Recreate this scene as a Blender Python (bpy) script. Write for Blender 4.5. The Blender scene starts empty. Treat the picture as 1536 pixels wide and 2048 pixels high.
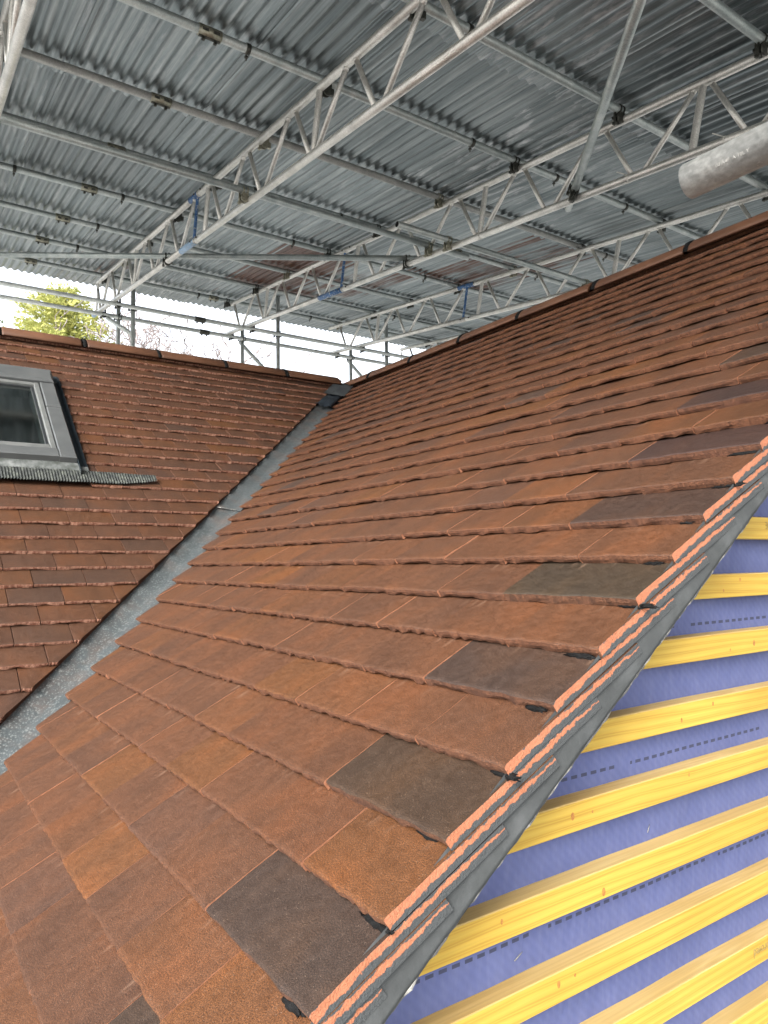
import bpy, bmesh, math, random
from mathutils import Vector, Matrix, noise as mnoise

random.seed(7)
R = math.radians
scene = bpy.context.scene
COL = scene.collection

# ------------------------------------------------------------------ geometry constants (metres)
PM = R(35.65)            # pitch of the main roof slope
PL = R(38.0)             # pitch of the left wing slope
CM, SM, TM = math.cos(PM), math.sin(PM), math.tan(PM)
CL, SL, TL = math.cos(PL), math.sin(PL), math.tan(PL)
YV = 2.5825              # where the valley line crosses z = 0
VERGE = 1.183            # y of the cut tile edges at the verge
TILT = 0.175              # how much each tile dips under the course above
G_M, W_M = 0.100, 0.165
G_L, W_L = 0.0853, 0.154
RZ0, RTX = 3.0, 0.1195   # temporary roof: chord height at y = 3 and its rise
BEAM_D = 0.361


def PMn(u, v, n):        # point on main slope: u along the courses, v up the slope, n off it
    return Vector((v * CM - n * SM, u, v * SM + n * CM))


def PLn(x, v, n):        # point on left slope
    return Vector((x, YV + v * CL - n * SL, v * SL + n * CL))


def roofz(y):
    return RZ0 + RTX * (y - 3.0)


# ------------------------------------------------------------------ node helpers
def new_mat(name):
    m = bpy.data.materials.new(name)
    m.use_nodes = True
    nt = m.node_tree
    b = nt.nodes["Principled BSDF"]
    return m, nt, b


def N(nt, t, **kw):
    n = nt.nodes.new(t)
    for k, v in kw.items():
        setattr(n, k, v)
    return n


def setin(n, **kw):
    for k, v in kw.items():
        n.inputs[k.replace('_', ' ')].default_value = v


def L(nt, a, b):
    nt.links.new(a, b)


def mapped(nt, scale, kind='Object', rot=(0, 0, 0)):
    tc = N(nt, 'ShaderNodeTexCoord')
    mp = N(nt, 'ShaderNodeMapping')
    mp.inputs['Scale'].default_value = scale
    mp.inputs['Rotation'].default_value = rot
    L(nt, tc.outputs[kind], mp.inputs['Vector'])
    return mp.outputs['Vector']


def nz(nt, vec, scale, detail=4, rough=0.55, dist=0.0):
    n = N(nt, 'ShaderNodeTexNoise')
    n.inputs['Scale'].default_value = scale
    n.inputs['Detail'].default_value = detail
    n.inputs['Roughness'].default_value = rough
    n.inputs['Distortion'].default_value = dist
    if vec is not None:
        L(nt, vec, n.inputs['Vector'])
    return n.outputs['Fac']


def ramp(nt, fac, stops, interp='LINEAR'):
    r = N(nt, 'ShaderNodeValToRGB')
    cr = r.color_ramp
    cr.interpolation = interp
    while len(cr.elements) < len(stops):
        cr.elements.new(0.5)
    for e, (p, c) in zip(cr.elements, stops):
        e.position = p
        e.color = (c[0], c[1], c[2], 1) if not isinstance(c, (int, float)) else (c, c, c, 1)
    L(nt, fac, r.inputs['Fac'])
    return r.outputs['Color']


def mix(nt, fac, a, b, blend='MIX'):
    m = N(nt, 'ShaderNodeMix', data_type='RGBA', blend_type=blend)
    for sock, v in ((m.inputs[0], fac), (m.inputs[6], a), (m.inputs[7], b)):
        if isinstance(v, bpy.types.NodeSocket):
            L(nt, v, sock)
        elif isinstance(v, (int, float)):
            sock.default_value = v
        else:
            sock.default_value = (v[0], v[1], v[2], 1)
    return m.outputs[2]


def math_(nt, op, a, b=None, c=None, clamp=False):
    m = N(nt, 'ShaderNodeMath', operation=op)
    m.use_clamp = clamp
    for i, v in enumerate((a, b, c)):
        if v is None:
            continue
        if isinstance(v, bpy.types.NodeSocket):
            L(nt, v, m.inputs[i])
        else:
            m.inputs[i].default_value = v
    return m.outputs[0]


def bump(nt, b, height, strength=0.3, dist=0.002, normal=None):
    n = N(nt, 'ShaderNodeBump')
    n.inputs['Strength'].default_value = strength
    n.inputs['Distance'].default_value = dist
    L(nt, height, n.inputs['Height'])
    if normal is not None:
        L(nt, normal, n.inputs['Normal'])
    L(nt, n.outputs['Normal'], b.inputs['Normal'])
    return n.outputs['Normal']


def attr(nt, name, out='Color', kind='GEOMETRY'):
    a = N(nt, 'ShaderNodeAttribute')
    a.attribute_name = name
    a.attribute_type = kind
    return a.outputs[out]


# ------------------------------------------------------------------ materials
def mat_tile(name, wet=0.0):
    m, nt, b = new_mat(name)
    uv = N(nt, 'ShaderNodeUVMap').outputs['UV']
    tint = attr(nt, 'tint')
    alpha = attr(nt, 'tint', 'Alpha')
    # large soft kiln mottling inside each tile
    mp = N(nt, 'ShaderNodeMapping')
    mp.inputs['Scale'].default_value = (1.0, 0.55, 1)
    L(nt, uv, mp.inputs['Vector'])
    big = nz(nt, mp.outputs['Vector'], 11.0, 3, 0.5)
    mott = ramp(nt, big, [(0.30, (0.80, 0.82, 0.86)), (0.5, (1, 1, 1)), (0.68, (1.24, 1.13, 0.97))])
    c = mix(nt, 1.0, tint, mott, 'MULTIPLY')
    med = nz(nt, uv, 70.0, 4, 0.6)
    c = mix(nt, 1.0, c, ramp(nt, med, [(0.3, 0.84), (0.7, 1.14)]), 'MULTIPLY')
    gr = nz(nt, uv, 620.0, 2, 0.6)
    c = mix(nt, 1.0, c, ramp(nt, gr, [(0.36, 0.48), (0.5, 0.95), (0.64, 1.65)]), 'MULTIPLY')
    # scattered pale sand grains
    sp = N(nt, 'ShaderNodeTexVoronoi')
    sp.inputs['Scale'].default_value = 330
    L(nt, uv, sp.inputs['Vector'])
    dots = ramp(nt, sp.outputs['Distance'], [(0.10, 1.0), (0.17, 0.0)])
    spr = N(nt, 'ShaderNodeSeparateColor')
    L(nt, sp.outputs['Color'], spr.inputs['Color'])
    pick = math_(nt, 'GREATER_THAN', spr.outputs[0], 0.84)
    dots = math_(nt, 'MULTIPLY', dots, pick)
    c = mix(nt, math_(nt, 'MULTIPLY', dots, 0.55), c, (0.30, 0.22, 0.16))
    # pale drag marks left along the slope just under the course above
    mp2 = N(nt, 'ShaderNodeMapping')
    mp2.inputs['Scale'].default_value = (75, 9, 1)
    mp2.inputs['Rotation'].default_value = (0, 0, 0.25)
    L(nt, uv, mp2.inputs['Vector'])
    st = nz(nt, mp2.outputs['Vector'], 1.0, 3, 0.6)
    sx = N(nt, 'ShaderNodeSeparateXYZ')
    at = attr(nt, 'sloc', 'Fac')
    band = ramp(nt, at, [(0.074, 0.0), (0.092, 1.0), (0.104, 1.0), (0.12, 0.0)])
    patch = ramp(nt, nz(nt, uv, 7.0, 2), [(0.46, 0.0), (0.62, 1.0)])
    f = math_(nt, 'MULTIPLY', ramp(nt, st, [(0.54, 0.0), (0.7, 1.0)]), band)
    f = math_(nt, 'MULTIPLY', f, patch)
    c = mix(nt, math_(nt, 'MULTIPLY', f, 0.5), c, (0.22, 0.135, 0.09))
    L(nt, c, b.inputs['Base Color'])
    rr = ramp(nt, med, [(0.3, 0.50), (0.7, 0.68)])
    L(nt, rr, b.inputs['Roughness'])
    b.inputs['Specular IOR Level'].default_value = 0.40
    h = math_(nt, 'MULTIPLY_ADD', gr, 0.6, math_(nt, 'MULTIPLY', med, 0.9))
    bump(nt, b, h, 0.55, 0.0022)
    return m


def mat_tile_nose(name, base, pale):
    m, nt, b = new_mat(name)
    uv = N(nt, 'ShaderNodeUVMap').outputs['UV']
    tint = attr(nt, 'tint')
    mp = N(nt, 'ShaderNodeMapping')
    mp.inputs['Scale'].default_value = (1, 0.35, 1)
    L(nt, uv, mp.inputs['Vector'])
    a = nz(nt, mp.outputs['Vector'], 110, 4, 0.65)
    c = mix(nt, ramp(nt, a, [(0.40, 0.0), (0.60, 1.0)]), base, pale)
    c = mix(nt, 0.30, c, mix(nt, 1.0, tint, (1.4, 1.3, 1.2), 'MULTIPLY'))
    g = nz(nt, uv, 420, 3, 0.6)
    c = mix(nt, 1.0, c, ramp(nt, g, [(0.3, 0.62), (0.7, 1.3)]), 'MULTIPLY')
    L(nt, c, b.inputs['Base Color'])
    b.inputs['Roughness'].default_value = 0.8
    bump(nt, b, math_(nt, 'ADD', a, g), 0.8, 0.004)
    return m


def mat_cut(name):
    # freshly sawn clay, smeared with mortar along both edges
    m, nt, b = new_mat(name)
    uv = N(nt, 'ShaderNodeUVMap').outputs['UV']
    oc = mapped(nt, (1, 1, 1))
    s = N(nt, 'ShaderNodeSeparateXYZ')
    L(nt, uv, s.inputs[0])
    e = nz(nt, oc, 95, 4, 0.65)
    t_ = math_(nt, 'ADD', s.outputs[1], math_(nt, 'MULTIPLY', math_(nt, 'SUBTRACT', e, 0.5), 0.75))
    lowr = ramp(nt, s.outputs[0], [(0.0, 0.20), (0.03, 0.40), (0.10, 0.48), (0.18, 0.48), (0.265, 0.60)])
    topr = ramp(nt, s.outputs[0], [(0.09, 0.0), (0.115, 0.12), (0.20, 0.14), (0.265, 0.34)])
    # below zero where the mortar covers the clay
    lo_m = math_(nt, 'SUBTRACT', lowr, t_)
    hi_m = math_(nt, 'SUBTRACT', math_(nt, 'ADD', t_, topr), 1.02)
    d = math_(nt, 'MAXIMUM', lo_m, hi_m)
    g = nz(nt, oc, 420, 3, 0.6)
    clay = mix(nt, g, (0.25, 0.075, 0.031), (0.42, 0.165, 0.086))
    clay = mix(nt, ramp(nt, nz(nt, oc, 30, 3), [(0.35, 0.0), (0.7, 0.6)]), clay, (0.38, 0.15, 0.08))
    mort = mix(nt, g, (0.032, 0.036, 0.038), (0.060, 0.065, 0.067))
    c = mix(nt, ramp(nt, math_(nt, 'ADD', d, 0.5), [(0.47, 0.0), (0.53, 1.0)]), clay, mort)
    L(nt, c, b.inputs['Base Color'])
    b.inputs['Roughness'].default_value = 0.85
    bump(nt, b, math_(nt, 'ADD', g, e), 0.7, 0.003)
    return m


def mat_noise(name, c1, c2, scale=20, rough=0.8, detail=5, bstr=0.3, bscale=120, bdist=0.003, metal=0.0, spec=0.5, c3=None, stretch=(1, 1, 1)):
    m, nt, b = new_mat(name)
    v = mapped(nt, stretch)
    f = nz(nt, v, scale, detail, 0.6)
    if c3 is None:
        c = mix(nt, ramp(nt, f, [(0.3, 0.0), (0.7, 1.0)]), c1, c2)
    else:
        c = ramp(nt, f, [(0.28, c1), (0.5, c2), (0.72, c3)])
    L(nt, c, b.inputs['Base Color'])
    b.inputs['Roughness'].default_value = rough
    b.inputs['Metallic'].default_value = metal
    b.inputs['Specular IOR Level'].default_value = spec
    if bstr:
        bump(nt, b, nz(nt, v, bscale, 4, 0.6), bstr, bdist)
    return m


def mat_galv_tube(name, c1, c2, c3, rough=0.45, metal=0.75):
    m, nt, b = new_mat(name)
    v = mapped(nt, (1, 1, 1))
    f = nz(nt, v, 9, 5, 0.65)
    g = nz(nt, v, 140, 4, 0.7)
    c = ramp(nt, f, [(0.3, c1), (0.5, c2), (0.7, c3)])
    c = mix(nt, 1.0, c, ramp(nt, g, [(0.3, 0.72), (0.7, 1.22)]), 'MULTIPLY')
    spl = ramp(nt, nz(nt, v, 55, 3, 0.7), [(0.66, 0.0), (0.72, 1.0)])
    c = mix(nt, math_(nt, 'MULTIPLY', spl, 0.45), c, (0.52, 0.50, 0.46))
    L(nt, c, b.inputs['Base Color'])
    L(nt, ramp(nt, g, [(0.3, rough - 0.1), (0.7, rough + 0.15)]), b.inputs['Roughness'])
    b.inputs['Metallic'].default_value = metal
    bump(nt, b, g, 0.25, 0.001)
    return m


def mat_sheet(name):
    m, nt, b = new_mat(name)
    tc = N(nt, 'ShaderNodeTexCoord').outputs['Object']
    rnd = N(nt, 'ShaderNodeObjectInfo').outputs['Random']
    off = N(nt, 'ShaderNodeVectorMath', operation='ADD')
    cmb = N(nt, 'ShaderNodeCombineXYZ')
    L(nt, math_(nt, 'MULTIPLY', rnd, 37.0), cmb.inputs[0])
    L(nt, math_(nt, 'MULTIPLY', rnd, 91.0), cmb.inputs[1])
    L(nt, tc, off.inputs[0])
    L(nt, cmb.outputs[0], off.inputs[1])
    v = off.outputs[0]

    def mp(s):
        n = N(nt, 'ShaderNodeMapping')
        n.inputs['Scale'].default_value = s
        L(nt, v, n.inputs['Vector'])
        return n.outputs['Vector']
    streak = nz(nt, mp((30, 0.7, 1)), 1.0, 4, 0.6)
    fine = nz(nt, mp((150, 3.0, 1)), 1.0, 4, 0.7)
    blot = nz(nt, mp((4, 2.2, 1)), 1.0, 5, 0.6)
    c = ramp(nt, streak, [(0.28, (0.115, 0.142, 0.15)), (0.5, (0.20, 0.23, 0.237)), (0.72, (0.33, 0.355, 0.355))])
    c = mix(nt, 1.0, c, ramp(nt, blot, [(0.3, 0.84), (0.7, 1.14)]), 'MULTIPLY')
    c = mix(nt, 1.0, c, ramp(nt, fine, [(0.3, 0.80), (0.7, 1.2)]), 'MULTIPLY')
    # per sheet age
    c = mix(nt, 1.0, c, ramp(nt, rnd, [(0.0, 0.78), (1.0, 1.2)]), 'MULTIPLY')
    # white zinc oxide bloom
    wo = attr(nt, 'oxide', 'Fac', 'OBJECT')
    bl = nz(nt, mp((22, 3, 1)), 1.0, 6, 0.7)
    wf = math_(nt, 'MULTIPLY', ramp(nt, bl, [(0.52, 0.0), (0.66, 1.0)]), wo)
    c = mix(nt, wf, c, (0.48, 0.49, 0.50))
    # rust
    ru = attr(nt, 'rust', 'Fac', 'OBJECT')
    rn = math_(nt, 'MULTIPLY_ADD', streak, 0.55, math_(nt, 'MULTIPLY', nz(nt, mp((2.2, 1.0, 1)), 1.0, 4, 0.6), 0.6))
    th = math_(nt, 'SUBTRACT', math_(nt, 'ADD', rn, math_(nt, 'MULTIPLY', ru, 0.85)), 0.86)
    rf = ramp(nt, th, [(0.0, 0.0), (0.10, 1.0)])
    rustc = ramp(nt, fine, [(0.25, (0.028, 0.009, 0.006)), (0.5, (0.065, 0.021, 0.010)), (0.75, (0.17, 0.08, 0.042))])
    c = mix(nt, rf, c, rustc)
    L(nt, c, b.inputs['Base Color'])
    mt = math_(nt, 'MULTIPLY', math_(nt, 'SUBTRACT', 1.0, rf), 0.80)
    L(nt, mt, b.inputs['Metallic'])
    L(nt, ramp(nt, blot, [(0.3, 0.28), (0.7, 0.46)]), b.inputs['Roughness'])
    bump(nt, b, math_(nt, 'ADD', streak, math_(nt, 'MULTIPLY', fine, 0.5)), 0.10, 0.003)
    return m


def mat_wood(name, light, mid, dark, seed):
    m, nt, b = new_mat(name)
    tc = N(nt, 'ShaderNodeTexCoord').outputs['Object']
    rnd = N(nt, 'ShaderNodeObjectInfo').outputs['Random']
    cmb = N(nt, 'ShaderNodeCombineXYZ')
    L(nt, math_(nt, 'MULTIPLY', rnd, 53.0 + seed), cmb.inputs[0])
    L(nt, math_(nt, 'MULTIPLY', rnd, 7.0), cmb.inputs[2])
    off = N(nt, 'ShaderNodeVectorMath', operation='ADD')
    L(nt, tc, off.inputs[0])
    L(nt, cmb.outputs[0], off.inputs[1])
    mp = N(nt, 'ShaderNodeMapping')
    mp.inputs['Scale'].default_value = (0.085, 1, 1)
    L(nt, off.outputs[0], mp.inputs['Vector'])
    w = N(nt, 'ShaderNodeTexWave', wave_type='RINGS', rings_direction='X')
    w.inputs['Scale'].default_value = 26
    w.inputs['Distortion'].default_value = 9.0
    w.inputs['Detail'].default_value = 3
    w.inputs['Detail Scale'].default_value = 0.55
    L(nt, mp.outputs['Vector'], w.inputs['Vector'])
    mp2 = N(nt, 'ShaderNodeMapping')
    mp2.inputs['Scale'].default_value = (5, 260, 260)
    L(nt, off.outputs[0], mp2.inputs['Vector'])
    fib = nz(nt, mp2.outputs['Vector'], 1.0, 3, 0.6)
    c = ramp(nt, w.outputs['Fac'], [(0.0, light), (0.55, mid), (0.93, dark), (1.0, mid)])
    c = mix(nt, 0.48, c, light)
    c = mix(nt, 1.0, c, ramp(nt, fib, [(0.3, 0.86), (0.7, 1.1)]), 'MULTIPLY')
    mp3 = N(nt, 'ShaderNodeMapping')
    mp3.inputs['Scale'].default_value = (3, 9, 9)
    L(nt, off.outputs[0], mp3.inputs['Vector'])
    c = mix(nt, 1.0, c, ramp(nt, nz(nt, mp3.outputs['Vector'], 1.0, 3), [(0.3, (0.90, 0.82, 0.7)), (0.65, (1.06, 1.05, 1.08))]), 'MULTIPLY')
    L(nt, c, b.inputs['Base Color'])
    b.inputs['Roughness'].default_value = 0.6
    b.inputs['Specular IOR Level'].default_value = 0.3
    bump(nt, b, fib, 0.25, 0.0012)
    return m


def mat_membrane(name):
    m, nt, b = new_mat(name)
    tc = N(nt, 'ShaderNodeTexCoord').outputs['Object']
    s = N(nt, 'ShaderNodeSeparateXYZ')
    L(nt, tc, s.inputs[0])
    x, z = s.outputs[0], s.outputs[2]
    soft = nz(nt, tc, 9, 4, 0.6)
    fib = nz(nt, mapped(nt, (120, 1, 34), rot=(0, 0.5, 0)), 1.0, 4, 0.65)
    weave = N(nt, 'ShaderNodeTexWave', wave_type='BANDS', bands_direction='DIAGONAL')
    weave.inputs['Scale'].default_value = 42
    weave.inputs['Distortion'].default_value = 0.6
    L(nt, tc, weave.inputs['Vector'])
    c = mix(nt, ramp(nt, soft, [(0.3, 0.0), (0.7, 1.0)]), (0.068, 0.083, 0.190), (0.083, 0.099, 0.212))
    c = mix(nt, math_(nt, 'MULTIPLY', ramp(nt, fib, [(0.42, 0.0), (0.75, 1.0)]), 0.35), c, (0.125, 0.14, 0.25))
    c = mix(nt, 1.0, c, ramp(nt, weave.outputs['Fac'], [(0.0, 0.97), (1.0, 1.03)]), 'MULTIPLY')
    # printed dashed lap lines
    tot = None
    for z0 in (0.110, -0.0665, 0.296, -0.211, 0.47):
        near = math_(nt, 'LESS_THAN', math_(nt, 'ABSOLUTE', math_(nt, 'SUBTRACT', z, z0)), 0.0023)
        dash = math_(nt, 'LESS_THAN', math_(nt, 'FRACT', math_(nt, 'MULTIPLY', x, 52.0)), 0.62)
        gap = math_(nt, 'GREATER_THAN', math_(nt, 'FRACT', math_(nt, 'MULTIPLY_ADD', x, 2.6, z0 * 3.1 + 0.28)), 0.09)
        f = math_(nt, 'MULTIPLY', math_(nt, 'MULTIPLY', near, dash), gap)
        tot = f if tot is None else math_(nt, 'MAXIMUM', tot, f)
    tot = math_(nt, 'MULTIPLY', tot, 0.85)
    c = mix(nt, tot, c, (0.03, 0.033, 0.055))
    L(nt, c, b.inputs['Base Color'])
    b.inputs['Roughness'].default_value = 0.7
    b.inputs['Specular IOR Level'].default_value = 0.25
    bump(nt, b, math_(nt, 'ADD', math_(nt, 'MULTIPLY', soft, 2.0), math_(nt, 'MULTIPLY', weave.outputs['Fac'], 0.04)), 0.35, 0.008)
    return m


def mat_plain(name, col, rough=0.5, metal=0.0, spec=0.5):
    m, nt, b = new_mat(name)
    b.inputs['Base Color'].default_value = (*col, 1)
    b.inputs['Roughness'].default_value = rough
    b.inputs['Metallic'].default_value = metal
    b.inputs['Specular IOR Level'].default_value = spec
    return m


def mat_valley(name):
    m, nt, b = new_mat(name)
    v = mapped(nt, (1, 1, 1))
    f = nz(nt, v, 7, 4, 0.6)
    s = nz(nt, v, 60, 5, 0.7)
    c = mix(nt, ramp(nt, f, [(0.3, 0.0), (0.7, 1.0)]), (0.042, 0.050, 0.053), (0.066, 0.075, 0.078))
    dirt = nz(nt, mapped(nt, (3, 3, 3)), 3.5, 4, 0.6)
    c = mix(nt, ramp(nt, dirt, [(0.48, 0.0), (0.68, 0.6)]), c, (0.085, 0.062, 0.052))
    # old lime and lichen flecks
    vo = N(nt, 'ShaderNodeTexVoronoi')
    vo.inputs['Scale'].default_value = 150
    L(nt, v, vo.inputs['Vector'])
    fl = ramp(nt, math_(nt, 'ADD', vo.outputs['Distance'], math_(nt, 'MULTIPLY', math_(nt, 'SUBTRACT', s, 0.5), 1.1)), [(0.24, 1.0), (0.40, 0.0)])
    z = N(nt, 'ShaderNodeSeparateXYZ')
    L(nt, v, z.inputs[0])
    low = ramp(nt, math_(nt, 'ADD', z.outputs[2], math_(nt, 'MULTIPLY', f, 0.5)), [(0.55, 1.0), (1.15, 0.25)])
    c = mix(nt, math_(nt, 'MULTIPLY', math_(nt, 'MULTIPLY', fl, low), 0.42), c, (0.19, 0.205, 0.20))
    L(nt, c, b.inputs['Base Color'])
    L(nt, ramp(nt, s, [(0.3, 0.32), (0.7, 0.6)]), b.inputs['Roughness'])
    bump(nt, b, math_(nt, 'ADD', s, f), 0.5, 0.005)
    return m


def mat_blue(name, base):
    m, nt, b = new_mat(name)
    v = mapped(nt, (1, 1, 1))
    f = nz(nt, v, 42, 5, 0.7)
    c = mix(nt, ramp(nt, f, [(0.54, 0.0), (0.62, 1.0)]), base, (0.42, 0.42, 0.41))
    c = mix(nt, 1.0, c, ramp(nt, nz(nt, v, 12, 3), [(0.3, 0.8), (0.7, 1.15)]), 'MULTIPLY')
    L(nt, c, b.inputs['Base Color'])
    b.inputs['Roughness'].default_value = 0.5
    return m


M = {}
M['tile'] = mat_tile('sanded_clay_tile')
M['nose'] = mat_tile_nose('tile_nose_clay', (0.085, 0.031, 0.0135), (0.175, 0.070, 0.033))  # nose colour raised to stand in for light falling on these faces
M['nose_pale'] = mat_tile_nose('lightened_tile_nose', (0.24, 0.085, 0.048), (0.66, 0.37, 0.26))  # pale noses, lightened further to offset shade on their downward faces
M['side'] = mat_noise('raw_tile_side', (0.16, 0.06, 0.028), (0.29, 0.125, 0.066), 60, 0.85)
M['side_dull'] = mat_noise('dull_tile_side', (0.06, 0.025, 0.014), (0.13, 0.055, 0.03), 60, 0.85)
M['cut'] = mat_cut('sawn_tile_edge')
M['mortar'] = mat_noise('grey_mortar', (0.027, 0.030, 0.031), (0.040, 0.044, 0.045), 16, 0.85, 6, 0.4, 90, 0.003, c3=(0.066, 0.071, 0.073))
M['board'] = mat_noise('pale_board_edge', (0.05, 0.05, 0.05), (0.07, 0.07, 0.068), 38, 0.9, c3=(0.40, 0.39, 0.36))
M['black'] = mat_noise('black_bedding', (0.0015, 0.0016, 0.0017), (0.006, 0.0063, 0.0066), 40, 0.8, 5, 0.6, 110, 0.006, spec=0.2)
M['ridge'] = mat_noise('ridge_clay', (0.070, 0.029, 0.015), (0.10, 0.043, 0.021), 6, 0.62, 5, 0.25, 300, 0.0015, c3=(0.14, 0.062, 0.032))
M['membrane'] = mat_membrane('blue_breather_membrane')
M['batten'] = mat_wood('yellow_dyed_softwood', (0.415, 0.29, 0.048), (0.385, 0.25, 0.034), (0.255, 0.132, 0.013), 0)
M['batten_top'] = mat_wood('pale_sawn_softwood', (0.41, 0.295, 0.112), (0.39, 0.275, 0.10), (0.46, 0.345, 0.15), 11)
M['knot'] = mat_noise('wood_knot', (0.16, 0.05, 0.012), (0.42, 0.19, 0.03), 160, 0.6, 3, 0)
M['ink'] = mat_plain('grey_stamp_ink', (0.22, 0.16, 0.05), 0.7)
M['felt'] = mat_noise('dark_roof_felt', (0.02, 0.02, 0.021), (0.05, 0.05, 0.05), 20, 0.9)
M['valley'] = mat_valley('grey_valley_lining')
M['lead'] = mat_noise('grey_lead', (0.035, 0.040, 0.045), (0.07, 0.078, 0.083), 14, 0.5, 5, 0.4, 60, 0.004)
M['lead_dark'] = mat_noise('dark_lead', (0.010, 0.016, 0.024), (0.03, 0.04, 0.052), 14, 0.5, 5, 0.6, 50, 0.008)
M['sheet'] = mat_sheet('worn_galvanised_sheet')
M['alu'] = mat_galv_tube('dull_aluminium', (0.50, 0.49, 0.46), (0.62, 0.61, 0.57), (0.74, 0.72, 0.68), 0.42, 0.72)
M['galv'] = mat_galv_tube('galvanised_tube', (0.25, 0.29, 0.285), (0.36, 0.395, 0.385), (0.47, 0.49, 0.47), 0.42, 0.6)
M['galv_old'] = mat_galv_tube('weathered_galvanised_tube', (0.20, 0.205, 0.195), (0.27, 0.275, 0.26), (0.36, 0.36, 0.335), 0.5, 0.25)
M['coupler'] = mat_noise('dark_coupler_steel', (0.03, 0.032, 0.028), (0.10, 0.10, 0.085), 60, 0.5, 4, 0.3, 200, 0.001, metal=0.7)
M['coupler_light'] = mat_noise('plated_coupler_steel', (0.20, 0.19, 0.14), (0.42, 0.41, 0.33), 60, 0.42, 4, 0.3, 200, 0.001, metal=0.8)
M['galv_glare'] = mat_galv_tube('glare_paled_tube', (0.40, 0.43, 0.42), (0.52, 0.55, 0.53), (0.62, 0.64, 0.62), 0.5, 0.25)  # far tubes' colour lightened to imitate glare from the sky behind
M['tie'] = mat_plain('pale_cord', (0.62, 0.61, 0.56), 0.6)
M['hollow'] = mat_plain('tube_inside', (0.03, 0.03, 0.03), 0.8)
M['blue'] = mat_blue('blue_paint', (0.024, 0.095, 0.235))
M['blue_pale'] = mat_blue('worn_pale_blue_paint', (0.24, 0.36, 0.50))
M['win_metal'] = mat_noise('grey_window_cladding', (0.085, 0.092, 0.094), (0.118, 0.124, 0.125), 9, 0.42, 4, 0.05, 200, 0.001, metal=0.35)
M['win_light'] = mat_noise('light_window_trim', (0.12, 0.126, 0.125), (0.17, 0.177, 0.172), 20, 0.4, 4, 0, metal=0.3)
M['win_moss'] = mat_noise('algae_stained_frame', (0.016, 0.022, 0.012), (0.07, 0.078, 0.075), 26, 0.6, 6, 0.2, 90, 0.002, c3=(0.17, 0.18, 0.178))
M['gasket'] = mat_plain('black_gasket', (0.012, 0.014, 0.016), 0.5)
M['flash'] = mat_noise('dark_blue_grey_flashing', (0.014, 0.022, 0.028), (0.03, 0.04, 0.048), 14, 0.42, 4, 0.1, 90, 0.002, metal=0.3)
M['apron'] = mat_noise('pleated_lead_apron', (0.006, 0.008, 0.008), (0.026, 0.030, 0.028), 50, 0.6, 5, 0.3, 120, 0.002, c3=(0.085, 0.094, 0.078))
M['reveal'] = mat_plain('pale_window_lining', (0.55, 0.64, 0.60), 0.6)
M['room'] = mat_plain('dim_room', (0.20, 0.195, 0.17), 0.9)
M['render_wall'] = mat_noise('plain_wall', (0.28, 0.26, 0.23), (0.36, 0.34, 0.30), 8, 0.9)


def mat_glass():
    m, nt, b = new_mat('window_glass')
    out = nt.nodes['Material Output']
    tr = N(nt, 'ShaderNodeBsdfTransparent')
    tr.inputs['Color'].default_value = (0.62, 0.72, 0.70, 1)
    gl = N(nt, 'ShaderNodeBsdfGlossy')
    gl.inputs['Color'].default_value = (0.85, 0.9, 0.9, 1)
    gl.inputs['Roughness'].default_value = 0.06
    fr = N(nt, 'ShaderNodeFresnel')
    fr.inputs['IOR'].default_value = 1.6
    f = math_(nt, 'ADD', fr.outputs[0], 0.20)
    mx = N(nt, 'ShaderNodeMixShader')
    L(nt, f, mx.inputs[0])
    L(nt, tr.outputs[0], mx.inputs[1])
    L(nt, gl.outputs[0], mx.inputs[2])
    L(nt, mx.outputs[0], out.inputs['Surface'])
    return m


M['glass'] = mat_glass()


# ------------------------------------------------------------------ object helpers
def tag(o, label=None, cat=None, group=None, kind=None):
    if label: o['label'] = label
    if cat: o['category'] = cat
    if group: o['group'] = group
    if kind: o['kind'] = kind
    return o


def empty(name, loc=(0, 0, 0), parent=None):
    o = bpy.data.objects.new(name, None)
    o.empty_display_size = 0.1
    o.location = loc
    COL.objects.link(o)
    if parent: o.parent = parent
    return o


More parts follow.
